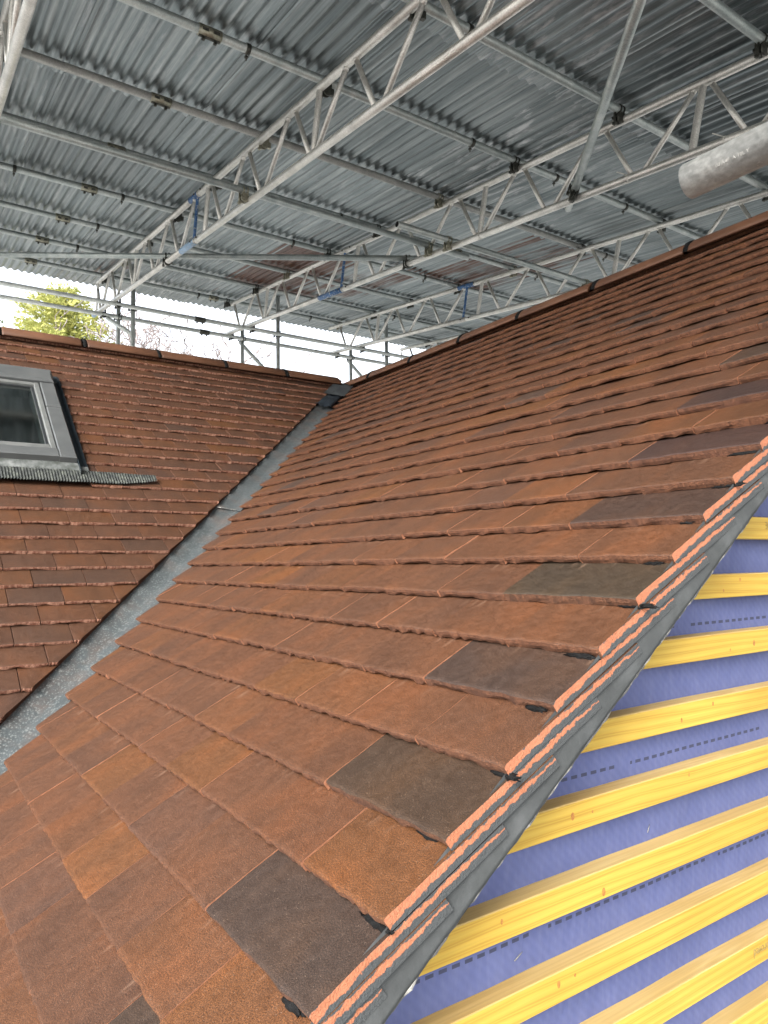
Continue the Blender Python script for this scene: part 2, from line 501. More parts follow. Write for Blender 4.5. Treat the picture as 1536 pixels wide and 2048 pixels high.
class MB:
    """collects faces of one mesh"""
    def __init__(s):
        s.v, s.f, s.mi, s.uv, s.col, s.sl, s.sm = [], [], [], [], [], [], []
        s.attrs = False

    def face(s, pts, mi=0, uvs=None, col=None, sl=None, smooth=False):
        i = len(s.v)
        s.v.extend([tuple(p) for p in pts])
        s.f.append(tuple(range(i, i + len(pts))))
        s.mi.append(mi)
        s.uv.append(uvs or [(0, 0)] * len(pts))
        s.col.append(col or (1, 1, 1, 1))
        s.sl.append(sl or [0.0] * len(pts))
        s.sm.append(smooth)

    def box(s, c, half, mi=0, rot=None):
        cx = Vector(c)
        P = []
        for dz in (-1, 1):
            for dy in (-1, 1):
                for dx in (-1, 1):
                    p = Vector((dx * half[0], dy * half[1], dz * half[2]))
                    P.append(cx + (rot @ p if rot else p))
        for q in ((0, 2, 3, 1), (4, 5, 7, 6), (0, 1, 5, 4), (2, 6, 7, 3), (0, 4, 6, 2), (1, 3, 7, 5)):
            s.face([P[k] for k in q], mi)

    def hexa(s, P, mi=0):       # eight corners, bottom ring then top ring
        for q in ((3, 2, 1, 0), (4, 5, 6, 7), (0, 1, 5, 4), (1, 2, 6, 5), (2, 3, 7, 6), (3, 0, 4, 7)):
            s.face([P[k] for k in q], mi)

    def tube(s, a, b, r, n=14, mi=0, cap_mi=None, hollow=False, r2=None):
        a, b = Vector(a), Vector(b)
        r2 = r if r2 is None else r2
        d = (b - a).normalized()
        t = Vector((0, 0, 1)) if abs(d.z) < 0.9 else Vector((1, 0, 0))
        e1 = d.cross(t).normalized()
        e2 = d.cross(e1)
        ring = lambda c, rr: [c + (e1 * math.cos(2 * math.pi * k / n) + e2 * math.sin(2 * math.pi * k / n)) * rr for k in range(n)]
        A, B_ = ring(a, r), ring(b, r2)
        for k in range(n):
            k2 = (k + 1) % n
            s.face([A[k], A[k2], B_[k2], B_[k]], mi, smooth=True)
        cm = mi if cap_mi is None else cap_mi
        if hollow:
            for c, O, sg in ((a, A, 1), (b, B_, -1)):
                I = ring(c, r * 0.83)
                D = ring(c + d * (0.12 * sg), r * 0.83)
                for k in range(n):
                    k2 = (k + 1) % n
                    s.face([O[k], O[k2], I[k2], I[k]], mi)
                    s.face([I[k], I[k2], D[k2], D[k]], cm)
                s.face(D, cm)
        else:
            s.face(A, cm)
            s.face(B_, cm)

    def build(s, name, mats, parent=None, weld=True, recalc=True, attrs=False):
        me = bpy.data.meshes.new(name)
        me.from_pydata(s.v, [], s.f)
        for m in (mats if isinstance(mats, (list, tuple)) else [mats]):
            me.materials.append(m)
        me.polygons.foreach_set('material_index', s.mi)
        me.polygons.foreach_set('use_smooth', s.sm)
        if attrs:
            uvl = me.uv_layers.new(name='UVMap')
            flat = [c for f in s.uv for p in f for c in p]
            uvl.data.foreach_set('uv', flat)
            ca = me.color_attributes.new('tint', 'FLOAT_COLOR', 'CORNER')
            fl = []
            for f, c in zip(s.f, s.col):
                fl.extend(list(c) * len(f))
            ca.data.foreach_set('color', fl)
            sa = me.attributes.new('sloc', 'FLOAT', 'CORNER')
            sa.data.foreach_set('value', [x for f in s.sl for x in f])
        if weld or recalc:
            bm = bmesh.new()
            bm.from_mesh(me)
            if weld:
                bmesh.ops.remove_doubles(bm, verts=bm.verts, dist=1e-5)
            if recalc:
                bmesh.ops.recalc_face_normals(bm, faces=bm.faces)
            bm.to_mesh(me)
            bm.free()
        me.update()
        o = bpy.data.objects.new(name, me)
        COL.objects.link(o)
        if parent: o.parent = parent
        return o


def text_mesh(txt, size, name, mat, xf, parent=None, sx=1.0):
    """lettering as a thin solid mesh; xf maps a text-space vector to the world"""
    cu = bpy.data.curves.new(name, 'FONT')
    cu.body = txt
    cu.size = size
    cu.extrude = 0.0002
    cu.resolution_u = 3
    tmp = bpy.data.objects.new(name + '_curve', cu)
    COL.objects.link(tmp)
    dg = bpy.context.evaluated_depsgraph_get()
    me = bpy.data.meshes.new_from_object(tmp.evaluated_get(dg))
    bpy.data.objects.remove(tmp)
    bpy.data.curves.remove(cu)
    for v in me.vertices:
        v.co = xf(Vector((v.co.x * sx, v.co.y, v.co.z)))
    me.materials.clear()
    me.materials.append(mat)
    me.name = name
    o = bpy.data.objects.new(name, me)
    COL.objects.link(o)
    if parent: o.parent = parent
    return o


# ================================================================== THE HOUSE
house = empty('house')
tag(house, 'house with brown clay tiled roofs, a skylight and an unfinished battened gable wall', 'house')

TINTS = [((0.0675, 0.0268, 0.0112), 7), ((0.073, 0.0285, 0.0106), 5), ((0.0615, 0.0260, 0.0122), 6), ((0.081, 0.0312, 0.0097), 2),
         ((0.054, 0.0244, 0.0132), 2), ((0.065, 0.0266, 0.0118), 5)]
TPOOL = [t for t, w in TINTS for _ in range(w)]
DARKT = (0.0300, 0.0168, 0.0112)


def add_tile(mb, P, u0, u1, v0, length, t, tint, lo=None, hi=None, nose_mi=1, side_lo=2, side_hi=2, lift=0.0, tw=0.0, cols=6, seed=0, rag=0.0012, bev=0.0024):
    """one plain tile: P(u, v, n); lo / hi clamp its two sides to a cut line"""
    S = [0.0, 0.0014, 0.0036, 0.007, 0.03, 0.065, 0.1, 0.15, length]
    rr = random.Random(seed)
    ou, ov = rr.uniform(0, 40), rr.uniform(0, 40)
    camber = rr.uniform(0.0, 0.0018)
    noser = [rr.uniform(-1, 1) for _ in range(cols + 1)]
    rows = []
    for si, s in enumerate(S):
        a, b = u0, u1
        if lo: a = max(a, lo(v0 + s))
        if hi: b = min(b, hi(v0 + s))
        if hi and a > b - 0.0005: a = b - 0.0005
        if lo and b < a + 0.0005: b = a + 0.0005
        row = []
        for c in range(cols + 1):
            w = c / cols
            u = a + (b - a) * w
            n = -TILT * s + lift + tw * (w - 0.5) - camber * (2 * w - 1) ** 2
            ds = 0.0
            if si == 0:
                n -= bev
                ds = noser[c] * rag
            elif si == 1:
                n -= bev * 0.45
                ds = noser[c] * rag
            elif si == 2:
                n -= bev * 0.14
                ds = noser[c] * rag * 0.5
            n += 0.0009 * mnoise.noise(Vector((u * 30 + ou, s * 30, ov)))
            row.append((u, v0 + s + ds, n, s, w))
        rows.append(row)
    if rows[0][-1][0] - rows[0][0][0] < 0.006 and rows[-1][-1][0] - rows[-1][0][0] < 0.006:
        return
    col = (*tint, 1)
    uvf = lambda q: (q[0] + ou, q[3] + ov)
    for si in range(len(S) - 1):
        for c in range(cols):
            q = [rows[si][c], rows[si][c + 1], rows[si + 1][c + 1], rows[si + 1][c]]
            mb.face([P(*k[:3]) for k in q], 0, [uvf(k) for k in q], col, [k[3] for k in q])
    # nose face, ragged lower lip
    rag2 = [rr.uniform(-1, 1) for _ in range(cols + 1)]
    for c in range(cols):
        a, b = rows[0][c], rows[0][c + 1]
        na = -t + 0.0014 * rag2[c] - camber * (2 * a[4] - 1) ** 2
        nb = -t + 0.0014 * rag2[c + 1] - camber * (2 * b[4] - 1) ** 2
        base = lift
        A1 = (a[0], a[1] - 0.0002, -t * 0.55 + lift + tw * (a[4] - .5))
        B1 = (b[0], b[1] - 0.0002, -t * 0.55 + lift + tw * (b[4] - .5))
        A2 = (a[0], a[1] + 0.0014 + 0.0016 * rag2[c], na + lift + tw * (a[4] - .5))
        B2 = (b[0], b[1] + 0.0014 + 0.0016 * rag2[c + 1], nb + lift + tw * (b[4] - .5))
        mb.face([P(*a[:3]), P(*b[:3]), P(*B1), P(*A1)], nose_mi, [(a[0] + ou, 0), (b[0] + ou, 0), (b[0] + ou, .006), (a[0] + ou, .006)], col)
        mb.face([P(*A1), P(*B1), P(*B2), P(*A2)], nose_mi, [(a[0] + ou, .006), (b[0] + ou, .006), (b[0] + ou, .013), (a[0] + ou, .013)], col)
    # two sides
    for c, mi in ((0, side_lo), (cols, side_hi)):
        for si in range(len(S) - 1):
            a, b = rows[si][c], rows[si + 1][c]
            pa, pb = P(*a[:3]), P(*b[:3])
            qa, qb = P(a[0], a[1], -TILT * a[3] - t + lift + tw * (a[4] - .5)), P(b[0], b[1], -TILT * b[3] - t + lift + tw * (b[4] - .5))
            mb.face([pa, pb, qb, qa], mi, [(a[3], 1), (b[3], 1), (b[3], 0), (a[3], 0)], col)
    # head and underside
    a, b = rows[-1][0], rows[-1][-1]
    a0, b0 = rows[0][0], rows[0][-1]
    na = lambda q: P(q[0], q[1], -TILT * q[3] - t + lift + tw * (q[4] - .5))
    mb.face([P(*a[:3]), P(*b[:3]), na(b), na(a)], 2, None, col)
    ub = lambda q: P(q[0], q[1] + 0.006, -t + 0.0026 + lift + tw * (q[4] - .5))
    mb.face([ub(a0), ub(b0), na(b), na(a)], 4 if nose_mi == 1 else nose_mi, None, col)  # darker colour on the underside deepens the shade in the nose gap


# ---- main roof slope
main_roof = empty('main_roof', (0, 0, 0), house)
tag(main_roof, 'newly tiled brown slope running up to the right')
KV = SM / TL
uval = lambda v: YV + 0.040 + KV * v
mb = MB()
NR = 27
for k in range(-6, NR + 1):
    v0 = k * G_M
    rr = random.Random(100 + k)
    first = 0.250 if k % 2 == 0 else W_M
    vj = rr.uniform(-0.0022, 0.0022)
    edge = VERGE + rr.uniform(-0.002, 0.002)
    u = VERGE
    i = 0
    end = uval(v0 + 0.265)
    ln = 0.265 if k < NR - 1 else 0.20
    while u < end:
        w = first if i == 0 else W_M
        sd = k * 131 + i * 7 + 5
        r2 = random.Random(sd)
        tint = r2.choice(TPOOL)
        dark = r2.random()
        if i == 0 and k % 2 == 0:
            tint = tuple(d * r2.uniform(0.92, 1.12) for d in DARKT)
        elif dark < 0.03:
            tint = tuple(d * 1.45 for d in DARKT)
        f = r2.uniform(1.00, 1.13)
        tint = tuple(c * f for c in tint)
        ua = (edge if i == 0 else u + 0.0011 + r2.uniform(-.0006, .0006))
        add_tile(mb, PMn, ua, u + w - 0.0011, v0 + vj + r2.uniform(-.0012, .0012), ln, (0.0173 if i == 0 else 0.0143), tint,
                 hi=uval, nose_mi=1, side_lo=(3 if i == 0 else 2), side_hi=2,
                 lift=(0.0 if i == 0 else r2.uniform(-0.0006, 0.0006)), tw=(r2.uniform(-.0004, .0004) if i == 0 else r2.uniform(-0.0003, 0.0014)),
                 cols=14 if k < 6 else (8 if k < 12 else 5), seed=sd, rag=0.0015)
        u += w
        i += 1
mb.build('roof_tiles', [M['tile'], M['nose'], M['side'], M['cut'], M['side_dull']], main_roof, weld=True, attrs=True)

# felt deck just under the tiles (keeps the loft dark)
mb = MB()
for a, b in ((-0.62, 2.74),):
    pts = [PMn(VERGE + 0.03, a, -0.075), PMn(uval(a) + 0.02, a, -0.075), PMn(uval(b) + 0.02, b, -0.075), PMn(VERGE + 0.03, b, -0.075)]
    mb.face(pts)
# far side of the main ridge: unseen plain sheet added to block light
A, B_, = PMn(VERGE, 2.75, -0.02), PMn(4.7, 2.75, -0.02)
mb.face([A, B_, B_ + Vector((2.4 * CM, 1.2, -2.4 * SM)), A + Vector((2.4 * CM, 0, -2.4 * SM))])
mb.build('felt_deck', M['felt'], main_roof)

# ---- verge: mortar bedding on an undercloak board
verge = empty('verge', (0, 0, 0), house)
mb = MB()
vv = -0.62
st = 0.02
rows_ = []
while vv < 2.76:
    j = lambda q: 0.0016 * mnoise.noise(Vector((vv * 22, q * 3.1, 4.2))) + 0.0012 * mnoise.noise(Vector((vv * 90, q * 5.0, 1.2)))
    prof = []
    for q, n in enumerate((-0.013, -0.022, -0.033, -0.045, -0.056, -0.066, -0.074, -0.0785)):
        y = VERGE + 0.0038 + j(q)
        if n < -0.05:
            y -= 0.004 * ((-n - 0.05) / 0.03)
        prof.append(PMn(y, vv, n + 0.15 * 0))
    prof.append(PMn(VERGE + 0.10, vv, -0.0785))
    rows_.append(prof)
    vv += st
for a, b in zip(rows_, rows_[1:]):
    for q in range(len(a) - 1):
        mb.face([a[q], b[q], b[q + 1], a[q + 1]], 0, smooth=q < 7)
mb.build('mortar_bedding', M['mortar'], verge, recalc=True)
mb = MB()
vv = -0.62
prev = None
while vv < 2.76:
    y = VERGE + 0.0012 + 0.0030 * mnoise.noise(Vector((vv * 40, 8.3, 0))) + 0.002 * mnoise.noise(Vector((vv * 160, 1.3, 0)))
    lo = -0.0812 + 0.0012 * mnoise.noise(Vector((vv * 110, 3, 7)))
    cur = [PMn(y, vv, -0.0788), PMn(y, vv, lo), PMn(VERGE + 0.12, vv, -0.082), PMn(VERGE + 0.12, vv, -0.0788)]
    if prev:
        for q in range(4):
            mb.face([prev[q], cur[q], cur[(q + 1) % 4], prev[(q + 1) % 4]])
    prev = cur
    vv += 0.008
mb.build('undercloak_board', M['board'], verge)
# dark squeezed-out bedding under each verge nose
for k in range(-2, NR + 1):
    rr = random.Random(900 + k)
    mb = MB()
    for d in range(1):
        cu, cv = VERGE + rr.uniform(0.006, 0.045), k * G_M + rr.uniform(-0.001, 0.004)
        ru, rv, rn = rr.uniform(0.014, 0.028), rr.uniform(0.004, 0.008), rr.uniform(0.0022, 0.0036)
        ns, nr = 26, 9
        grid = []
        for a in range(nr + 1):
            th = math.pi * a / nr
            ring = []
            for b in range(ns):
                ph = 2 * math.pi * b / ns
                x, y, z = math.sin(th) * math.cos(ph), math.sin(th) * math.sin(ph), math.cos(th)
                w = 0.95 + 0.8 * mnoise.noise(Vector((x * 2.6 + k, y * 2.6 + d * 9, z * 2.3))) + 0.7 * mnoise.noise(Vector((x * 9 + k, y * 9, z * 5)))
                ring.append(PMn(cu + x * ru * w, cv + y * rv * w, -0.0165 + z * rn * w))
            grid.append(ring)
        for a in range(nr):
            for b in range(ns):
                b2 = (b + 1) % ns
                mb.face([grid[a][b], grid[a][b2], grid[a + 1][b2], grid[a + 1][b]], 0, smooth=True)
    mb.build('bedding_lump', M['black'], verge)


# ---- ridge tiles
def ridge_mesh(name, length):
    """angular-round capping, local x across, y along, z up; dark mortar at its end joint"""
    mb = MB()
    n, r, t = 14, 0.090, 0.013
    arc = [math.pi * (0.03 + 0.94 * k / n) for k in range(n + 1)]
    ys = [0.012, 0.02, length * 0.5, length - 0.02, length - 0.010]

    def pt(a, y, rr):
        f = 1 - 0.02 * abs(math.cos(a))
        return Vector((math.cos(a) * rr, y, math.sin(a) * rr * 0.76 * f))
    for i in range(len(ys) - 1):
        for k in range(n):
            ra = r - (0.004 if i == 0 else 0)
            q = [(arc[k], ys[i]), (arc[k + 1], ys[i]), (arc[k + 1], ys[i + 1]), (arc[k], ys[i + 1])]
            rr = [r - 0.004 if j in (0,) and i == 0 else r for j in range(4)]
            mb.face([pt(a, y, (r - 0.004) if y in (ys[0], ys[-1]) else r) for a, y in q], 0, smooth=True)
    for y in (ys[0], ys[-1]):
        for k in range(n):
            mb.face([pt(arc[k], y, r - .004), pt(arc[k + 1], y, r - .004), pt(arc[k + 1], y, r - t), pt(arc[k], y, r - t)], 0)
    for e in (0, n):
        for i in range(len(ys) - 1):
            mb.face([pt(arc[e], ys[i], r), pt(arc[e], ys[i + 1], r), pt(arc[e], ys[i + 1], r - t), pt(arc[e], ys[i], r - t)], 0)
    for i in range(len(ys) - 1):
        for k in range(n):
            mb.face([pt(arc[k], ys[i], r - t), pt(arc[k + 1], ys[i], r - t), pt(arc[k + 1], ys[i + 1], r - t), pt(arc[k], ys[i + 1], r - t)], 0)
    # mortar bead, squeezed out unevenly
    yb = [length - 0.010, length - 0.004, length + 0.006, length + 0.011]
    for i in range(3):
        for k in range(n):
            def bd(a, j):
                e = 0.003 if j in (1, 2) else -0.006
                w = 0.004 * mnoise.noise(Vector((a * 6, j * 2.0, length * 7)))
                return pt(a, yb[j] + w, r + e + w)
            mb.face([bd(arc[k], i), bd(arc[k + 1], i), bd(arc[k + 1], i + 1), bd(arc[k], i + 1)], 1, smooth=True)
    return mb.build(name, [M['ridge'], M['black']])


VA = 2.748
APX, APZ = VA * CM, VA * SM
rid = ridge_mesh('ridge_tile', 0.44)
joints = [1.255 + 0.4425 * k for k in range(8)]
for k, y in enumerate(joints[:-0 or None]):
    if y > 4.55: break
    o = rid if k == 0 else rid.copy()
    if k: COL.objects.link(o)
    rr = random.Random(k + 40)
    o.parent = main_roof
    o.location = (APX + rr.uniform(-.003, .003), y + rr.uniform(-.008, .008), APZ - 0.050 + rr.uniform(-.003, .003))
    o.rotation_euler = (rr.uniform(-.006, .006), 0, rr.uniform(-.006, .006))

# ---- left wing slope
left_roof = empty('left_roof', (0, 0, 0), house)
tag(left_roof, 'older tiled slope of the left wing with pale tile noses')
LO = 1.0772
xval = lambda v: v * SL / TM - 0.118
SKX0, SKX1 = -0.42, 0.322     # skylight opening in the tiling
SKV0, SKV1 = 1.235, 2.085
mb = MB()
for k in range(-17, 21):
    v0 = LO - k * G_L
    if v0 > 2.60: continue
    rr = random.Random(3000 + k)
    x = 0.0522 + (W_L / 2 if k % 2 else 0.0) - W_L * 12
    vj = rr.uniform(-.0012, .0012)
    while x < xval(v0 + 0.225):
        sd = k * 173 + int(round(x / W_L)) * 11 + 77
        r2 = random.Random(sd)
        tint = r2.choice(TPOOL)
        f = r2.uniform(0.92, 1.06)
        tint = (tint[0] * f * 0.92, tint[1] * f * 0.97, tint[2] * f * 1.08)
        if r2.random() < 0.06:
            tint = (0.047, 0.0235, 0.0140)
        a, b = x + 0.0014, x + W_L - 0.0014
        ln = 0.225 if v0 < 2.50 else 0.16
        segs = [(a, b)]
        if SKV0 - 0.105 < v0 < SKV1 - 0.06:
            segs = []
            if a < SKX0: segs.append((a, min(b, SKX0)))
            if b > SKX1: segs.append((max(a, SKX1), b))
        elif SKV0 - 0.30 < v0 <= SKV0 - 0.105 and b > SKX0 and a < SKX1:
            ln = min(ln, SKV0 - v0)
        for a, b in segs:
            add_tile(mb, PLn, a, b, v0 + vj + r2.uniform(-.002, .002), ln, 0.0136, tint, hi=xval,
                     nose_mi=1, lift=r2.uniform(-.0007, .0008), tw=r2.uniform(-.0012, .0012), cols=6, seed=sd, rag=0.0016, bev=0.0014, side_lo=3, side_hi=3)
        x += W_L
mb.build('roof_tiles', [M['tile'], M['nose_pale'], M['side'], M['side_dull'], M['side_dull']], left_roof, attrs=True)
mb = MB()
dk = -0.07


def deck(x0, x1, v0, v1):
    mb.face([PLn(x0, v0, dk), PLn(x1, v0, dk), PLn(x1, v1, dk), PLn(x0, v1, dk)])


deck(-2.2, SKX0 + 0.02, -0.62, 2.60)
deck(SKX0 + 0.02, SKX1 - 0.05, -0.62, SKV0)
deck(SKX0 + 0.02, SKX1 - 0.05, SKV1, 2.60)
mb.face([PLn(SKX1 - 0.05, -0.62, dk), PLn(xval(-.62) + .03, -0.62, dk), PLn(SKX1 - 0.05, 0.75, dk)])
mb.face([PLn(SKX1 - 0.05, 0.70, dk), PLn(xval(.70) + .03, 0.70, dk), PLn(xval(2.6) + .03, 2.6, dk), PLn(SKX1 - 0.05, 2.6, dk)])
A, B_ = PLn(-2.2, 2.62, -0.02), PLn(2.3, 2.62, -0.02)
mb.face([A, B_, B_ + Vector((0, 2.2 * CL, -2.2 * SL)), A + Vector((0, 2.2 * CL, -2.2 * SL))])  # unseen back slope of the wing, a plain sheet put in against stray light
mb.build('felt_deck', M['felt'], left_roof)

VAL = 2.588
LAY, LAZ = YV + VAL * CL, VAL * SL
rid2 = ridge_mesh('ridge_tile', 0.397)
for k in range(10):
    x = 2.09 - 0.397 * k
    o = rid2 if k == 0 else rid2.copy()
    if k: COL.objects.link(o)
    rr = random.Random(k + 90)
    o.parent = left_roof
    o.location = (x + rr.uniform(-.008, .008), LAY + rr.uniform(-.003, .003), LAZ - 0.050 + rr.uniform(-.003, .003))
    o.rotation_euler = (rr.uniform(-.006, .006), 0, math.pi / 2 + rr.uniform(-.006, .006))

# ---- valley lining
valley = empty('valley_gutter', (0, 0, 0), house)


def valley_piece(name, z0, z1, dn):
    mb = MB()
    n = 60
    prev = None
    for i in range(n + 1):
        z = z0 + (z1 - z0) * i / n
        cx, cy = z / TM, YV + z / TL
        dM = Vector((0, 1, 0))
        row = []
        vL, vM = z / SL, z / SM
        w = 0.0025 * mnoise.noise(Vector((z * 9, 1, 2)))
        off = -0.024 + dn
        row.append(PLn(cx - 0.21, vL, off + 0.002))
        row.append(PLn(cx - 0.12, vL, off + w))
        row.append(PLn(cx - 0.055, vL, off - 0.004 + w))
        row.append(Vector((cx - 0.020, cy - 0.020, z + off - 0.012)))
        row.append(Vector((cx - 0.004, cy - 0.004, z + off - 0.006)) + Vector((-.01, -.01, 0)))
        row.append(Vector((cx - 0.010, cy - 0.002, z + off - 0.014)))
        row.append(PMn(cy + 0.010, vM, off - 0.004 - w))
        row.append(PMn(cy + 0.065, vM, off - w))
        row.append(PMn(cy + 0.17, vM, off + 0.002))
        if prev:
            for q in range(len(row) - 1):
                mb.face([prev[q], row[q], row[q + 1], prev[q + 1]], 0, smooth=True)
        prev = row
    return mb.build(name, M['valley'], valley)


valley_piece('valley_section', -0.40, 0.665, 0.0)
valley_piece('valley_section', 0.650, 1.50, 0.0045)
# pale sealant line across the lap
mb = MB()
z = 0.652
mb.tube(PLn(z / TM - 0.115, z / SL, -0.019), Vector((z / TM - .012, YV + z / TL - .006, z - 0.030)), 0.0022, 8)
mb.tube(Vector((z / TM - .012, YV + z / TL - .006, z - 0.030)), PMn(YV + z / TL + 0.06, z / SM, -0.019), 0.0022, 8)
mb.build('lap_sealant', M['board'], valley)
# lead saddle where the two ridges meet the valley
mb = MB()
prev = None
for i in range(15):
    z = 1.325 + 0.135 * i / 14
    cx, cy = z / TM, YV + z / TL
    row = []
    for q in range(11):
        w = (q - 5) / 5
        j = 0.016 * mnoise.noise(Vector((z * 24, w * 3, 5))) + 0.014
        if w < 0: row.append(PLn(cx + w * (0.125 - 0.05 * i / 14), z / SL, j - 0.012 * (1 + w)))
        else: row.append(PMn(cy + w * 0.10, z / SM, j - 0.012 * (1 - w)))
    if prev:
        for q in range(10):
            mb.face([prev[q], row[q], row[q + 1], prev[q + 1]], 0, smooth=True)
    prev = row
mb.build('lead_saddle', M['lead_dark'], valley)
mb = MB()
prev = None
for i in range(9):
    z = 1.43 + 0.13 * i / 8
    cx = z / TM
    row = [PLn(cx - 0.13 + 0.15 * q / 6, z / SL, 0.014 + 0.008 * mnoise.noise(Vector((z * 15, q, 0)))) for q in range(7)]
    if prev:
        for q in range(6):
            mb.face([prev[q], row[q], row[q + 1], prev[q + 1]], 0, smooth=True)
    prev = row
mb.build('lead_flashing', M['lead'], valley)

# ---- skylight
sky = empty('skylight', (0, 0, 0), house)
tag(sky, 'grey metal clad roof window in the left wing slope')


def slab(mb, x0, x1, v0, v1, n0, n1, mi=0, bev=0.004):
    """box on the left slope with its upper edges eased"""
    a = [PLn(x0, v0, n0), PLn(x1, v0, n0), PLn(x1, v1, n0), PLn(x0, v1, n0)]
    m_ = [PLn(x0, v0, n1 - bev), PLn(x1, v0, n1 - bev), PLn(x1, v1, n1 - bev), PLn(x0, v1, n1 - bev)]
    t_ = [PLn(x0 + bev, v0 + bev, n1), PLn(x1 - bev, v0 + bev, n1), PLn(x1 - bev, v1 - bev, n1), PLn(x0 + bev, v1 - bev, n1)]
    for lo_, hi_ in ((a, m_), (m_, t_)):
        for q in range(4):
            mb.face([lo_[q], lo_[(q + 1) % 4], hi_[(q + 1) % 4], hi_[q]], mi)
    mb.face(t_, mi)
    mb.face(a[::-1], mi)


FX0, FX1 = -0.385, 0.279
FV0, FV1 = 1.288, 2.052
HN = 0.042
mb = MB(); slab(mb, FX0 + .012, FX1 - .012, FV0 + .004, FV1 - .004, -0.05, HN - 0.016)
# hollow it: the body is only a ring, so build the four rails instead
mb = MB()
for x0, x1, v0, v1 in ((FX0 + .008, FX0 + .10, FV0, FV1), (FX1 - .10, FX1 - .008, FV0, FV1), (FX0 + .10, FX1 - .10, FV0, FV0 + .085), (FX0 + .10, FX1 - .10, FV1 - .13, FV1)):
    slab(mb, x0, x1, v0, v1, -0.06, HN - 0.014, 0, 0.001)
mb.build('frame', M['win_moss'], sky)
mb = MB(); slab(mb, FX0, FX1 - .001, 1.930, FV1 - .03, HN - .012, HN + 0.020, 0, 0.010); slab(mb, FX0, FX1 + .004, 1.985, FV1 + .015, HN - .03, HN + 0.010, 0, 0.006)
mb.build('hood', M['win_metal'], sky)
for sgn, xa, xb in ((1, FX1 - 0.060, FX1), (-1, FX0, FX0 + 0.060)):
    mb = MB(); slab(mb, xa, xb, 1.70, 1.928, HN - .03, HN + 0.007); slab(mb, xa - .001, xb + .001, FV0 - .008, 1.698, HN - .03, HN + 0.0045)
    mb.build('side_cladding', M['win_metal'], sky)
mb = MB(); slab(mb, FX0 + .062, FX1 - .062, FV0 - .006, FV0 + .052, HN - .03, HN + 0.006)
mb.build('bottom_cladding', M['win_metal'], sky)
sash = None
mb = MB()
for x0, x1, v0, v1 in ((FX1 - .086, FX1 - .064, FV0 + .054, 1.926), (FX0 + .064, FX0 + .086, FV0 + .054, 1.926), (FX0 + .086, FX1 - .086, FV0 + .054, FV0 + .085), (FX0 + .086, FX1 - .086, 1.904, 1.926)):
    slab(mb, x0, x1, v0, v1, HN - .03, HN + 0.002, 0, 0.003)
mb.build('sash', M['win_light'], sky)
mb = MB()
for x0, x1, v0, v1 in ((FX1 - .097, FX1 - .086, FV0 + .085, 1.904), (FX0 + .086, FX0 + .097, FV0 + .085, 1.904), (FX0 + .097, FX1 - .097, FV0 + .085, FV0 + .092), (FX0 + .097, FX1 - .097, 1.896, 1.904)):
    slab(mb, x0, x1, v0, v1, HN - .03, HN - 0.010, 0, 0.001)
mb.build('gasket', M['gasket'], sky)
mb = MB()
slab(mb, FX0 + .09, FX1 - .09, FV0 + .088, 1.902, HN - .024, HN - 0.014, 0, 0.0005)
mb.build('pane', M['glass'], sky)
# light well
mb = MB()
a = [(FX0 + .10, FV0 + .085), (FX1 - .10, FV0 + .085), (FX1 - .10, 1.91), (FX0 + .10, 1.91)]
for q in range(4):
    p, r_ = a[q], a[(q + 1) % 4]
    mb.face([PLn(*p, -.06), PLn(*r_, -.06), PLn(*r_, -.20), PLn(*p, -.20)], 0)
    mb.face([PLn(*p, -.20), PLn(*r_, -.20), PLn(*r_, -.85), PLn(*p, -.85)], 1)
mb.face([PLn(*q, -.85) for q in a], 1)
for q in range(4):
    p, r_ = a[q], a[(q + 1) % 4]
    mb.face([PLn(*p, -.028), PLn(*r_, -.028), PLn(*r_, -.062), PLn(*p, -.062)], 0)
mb.build('light_well', [M['reveal'], M['room']], sky, recalc=False)
# side and top flashing gutters
mb = MB()
for sx, xa in ((1, FX1), (-1, FX0)):
    P0 = [(xa + sx * 0.001, HN - 0.006), (xa + sx * 0.005, HN - 0.006), (xa + sx * 0.012, -0.012), (xa + sx * 0.040, -0.014), (xa + sx * 0.043, 0.010)]
    for q in range(len(P0) - 1):
        (x0, n0), (x1, n1) = P0[q], P0[q + 1]
        mb.face([PLn(x0, 1.21, n0), PLn(x1, 1.21, n1), PLn(x1, 2.085, n1), PLn(x0, 2.085, n0)])
mb.face([PLn(FX0 - .04, FV1 - .01, 0.0), PLn(FX1 + .04, FV1 - .01, 0.0), PLn(FX1 + .04, FV1 + .05, 0.004), PLn(FX0 - .04, FV1 + .05, 0.004)])
mb.build('side_flashing', M['flash'], sky)
mb = MB()
slab(mb, FX0 - .04, FX1 + .046, 1.222, FV0 - .010, -0.03, 0.008, 0, 0.003)
mb.face([PLn(FX0, FV0 - .003, HN - .02), PLn(FX1, FV0 - .003, HN - .02), PLn(FX1 + .02, FV0 - .04, 0.0085), PLn(FX0 - .02, FV0 - .04, 0.0085)])
mb.build('apron_upstand', M['win_moss'], sky)
mb = MB()
x = FX0 - 0.3
prev = None
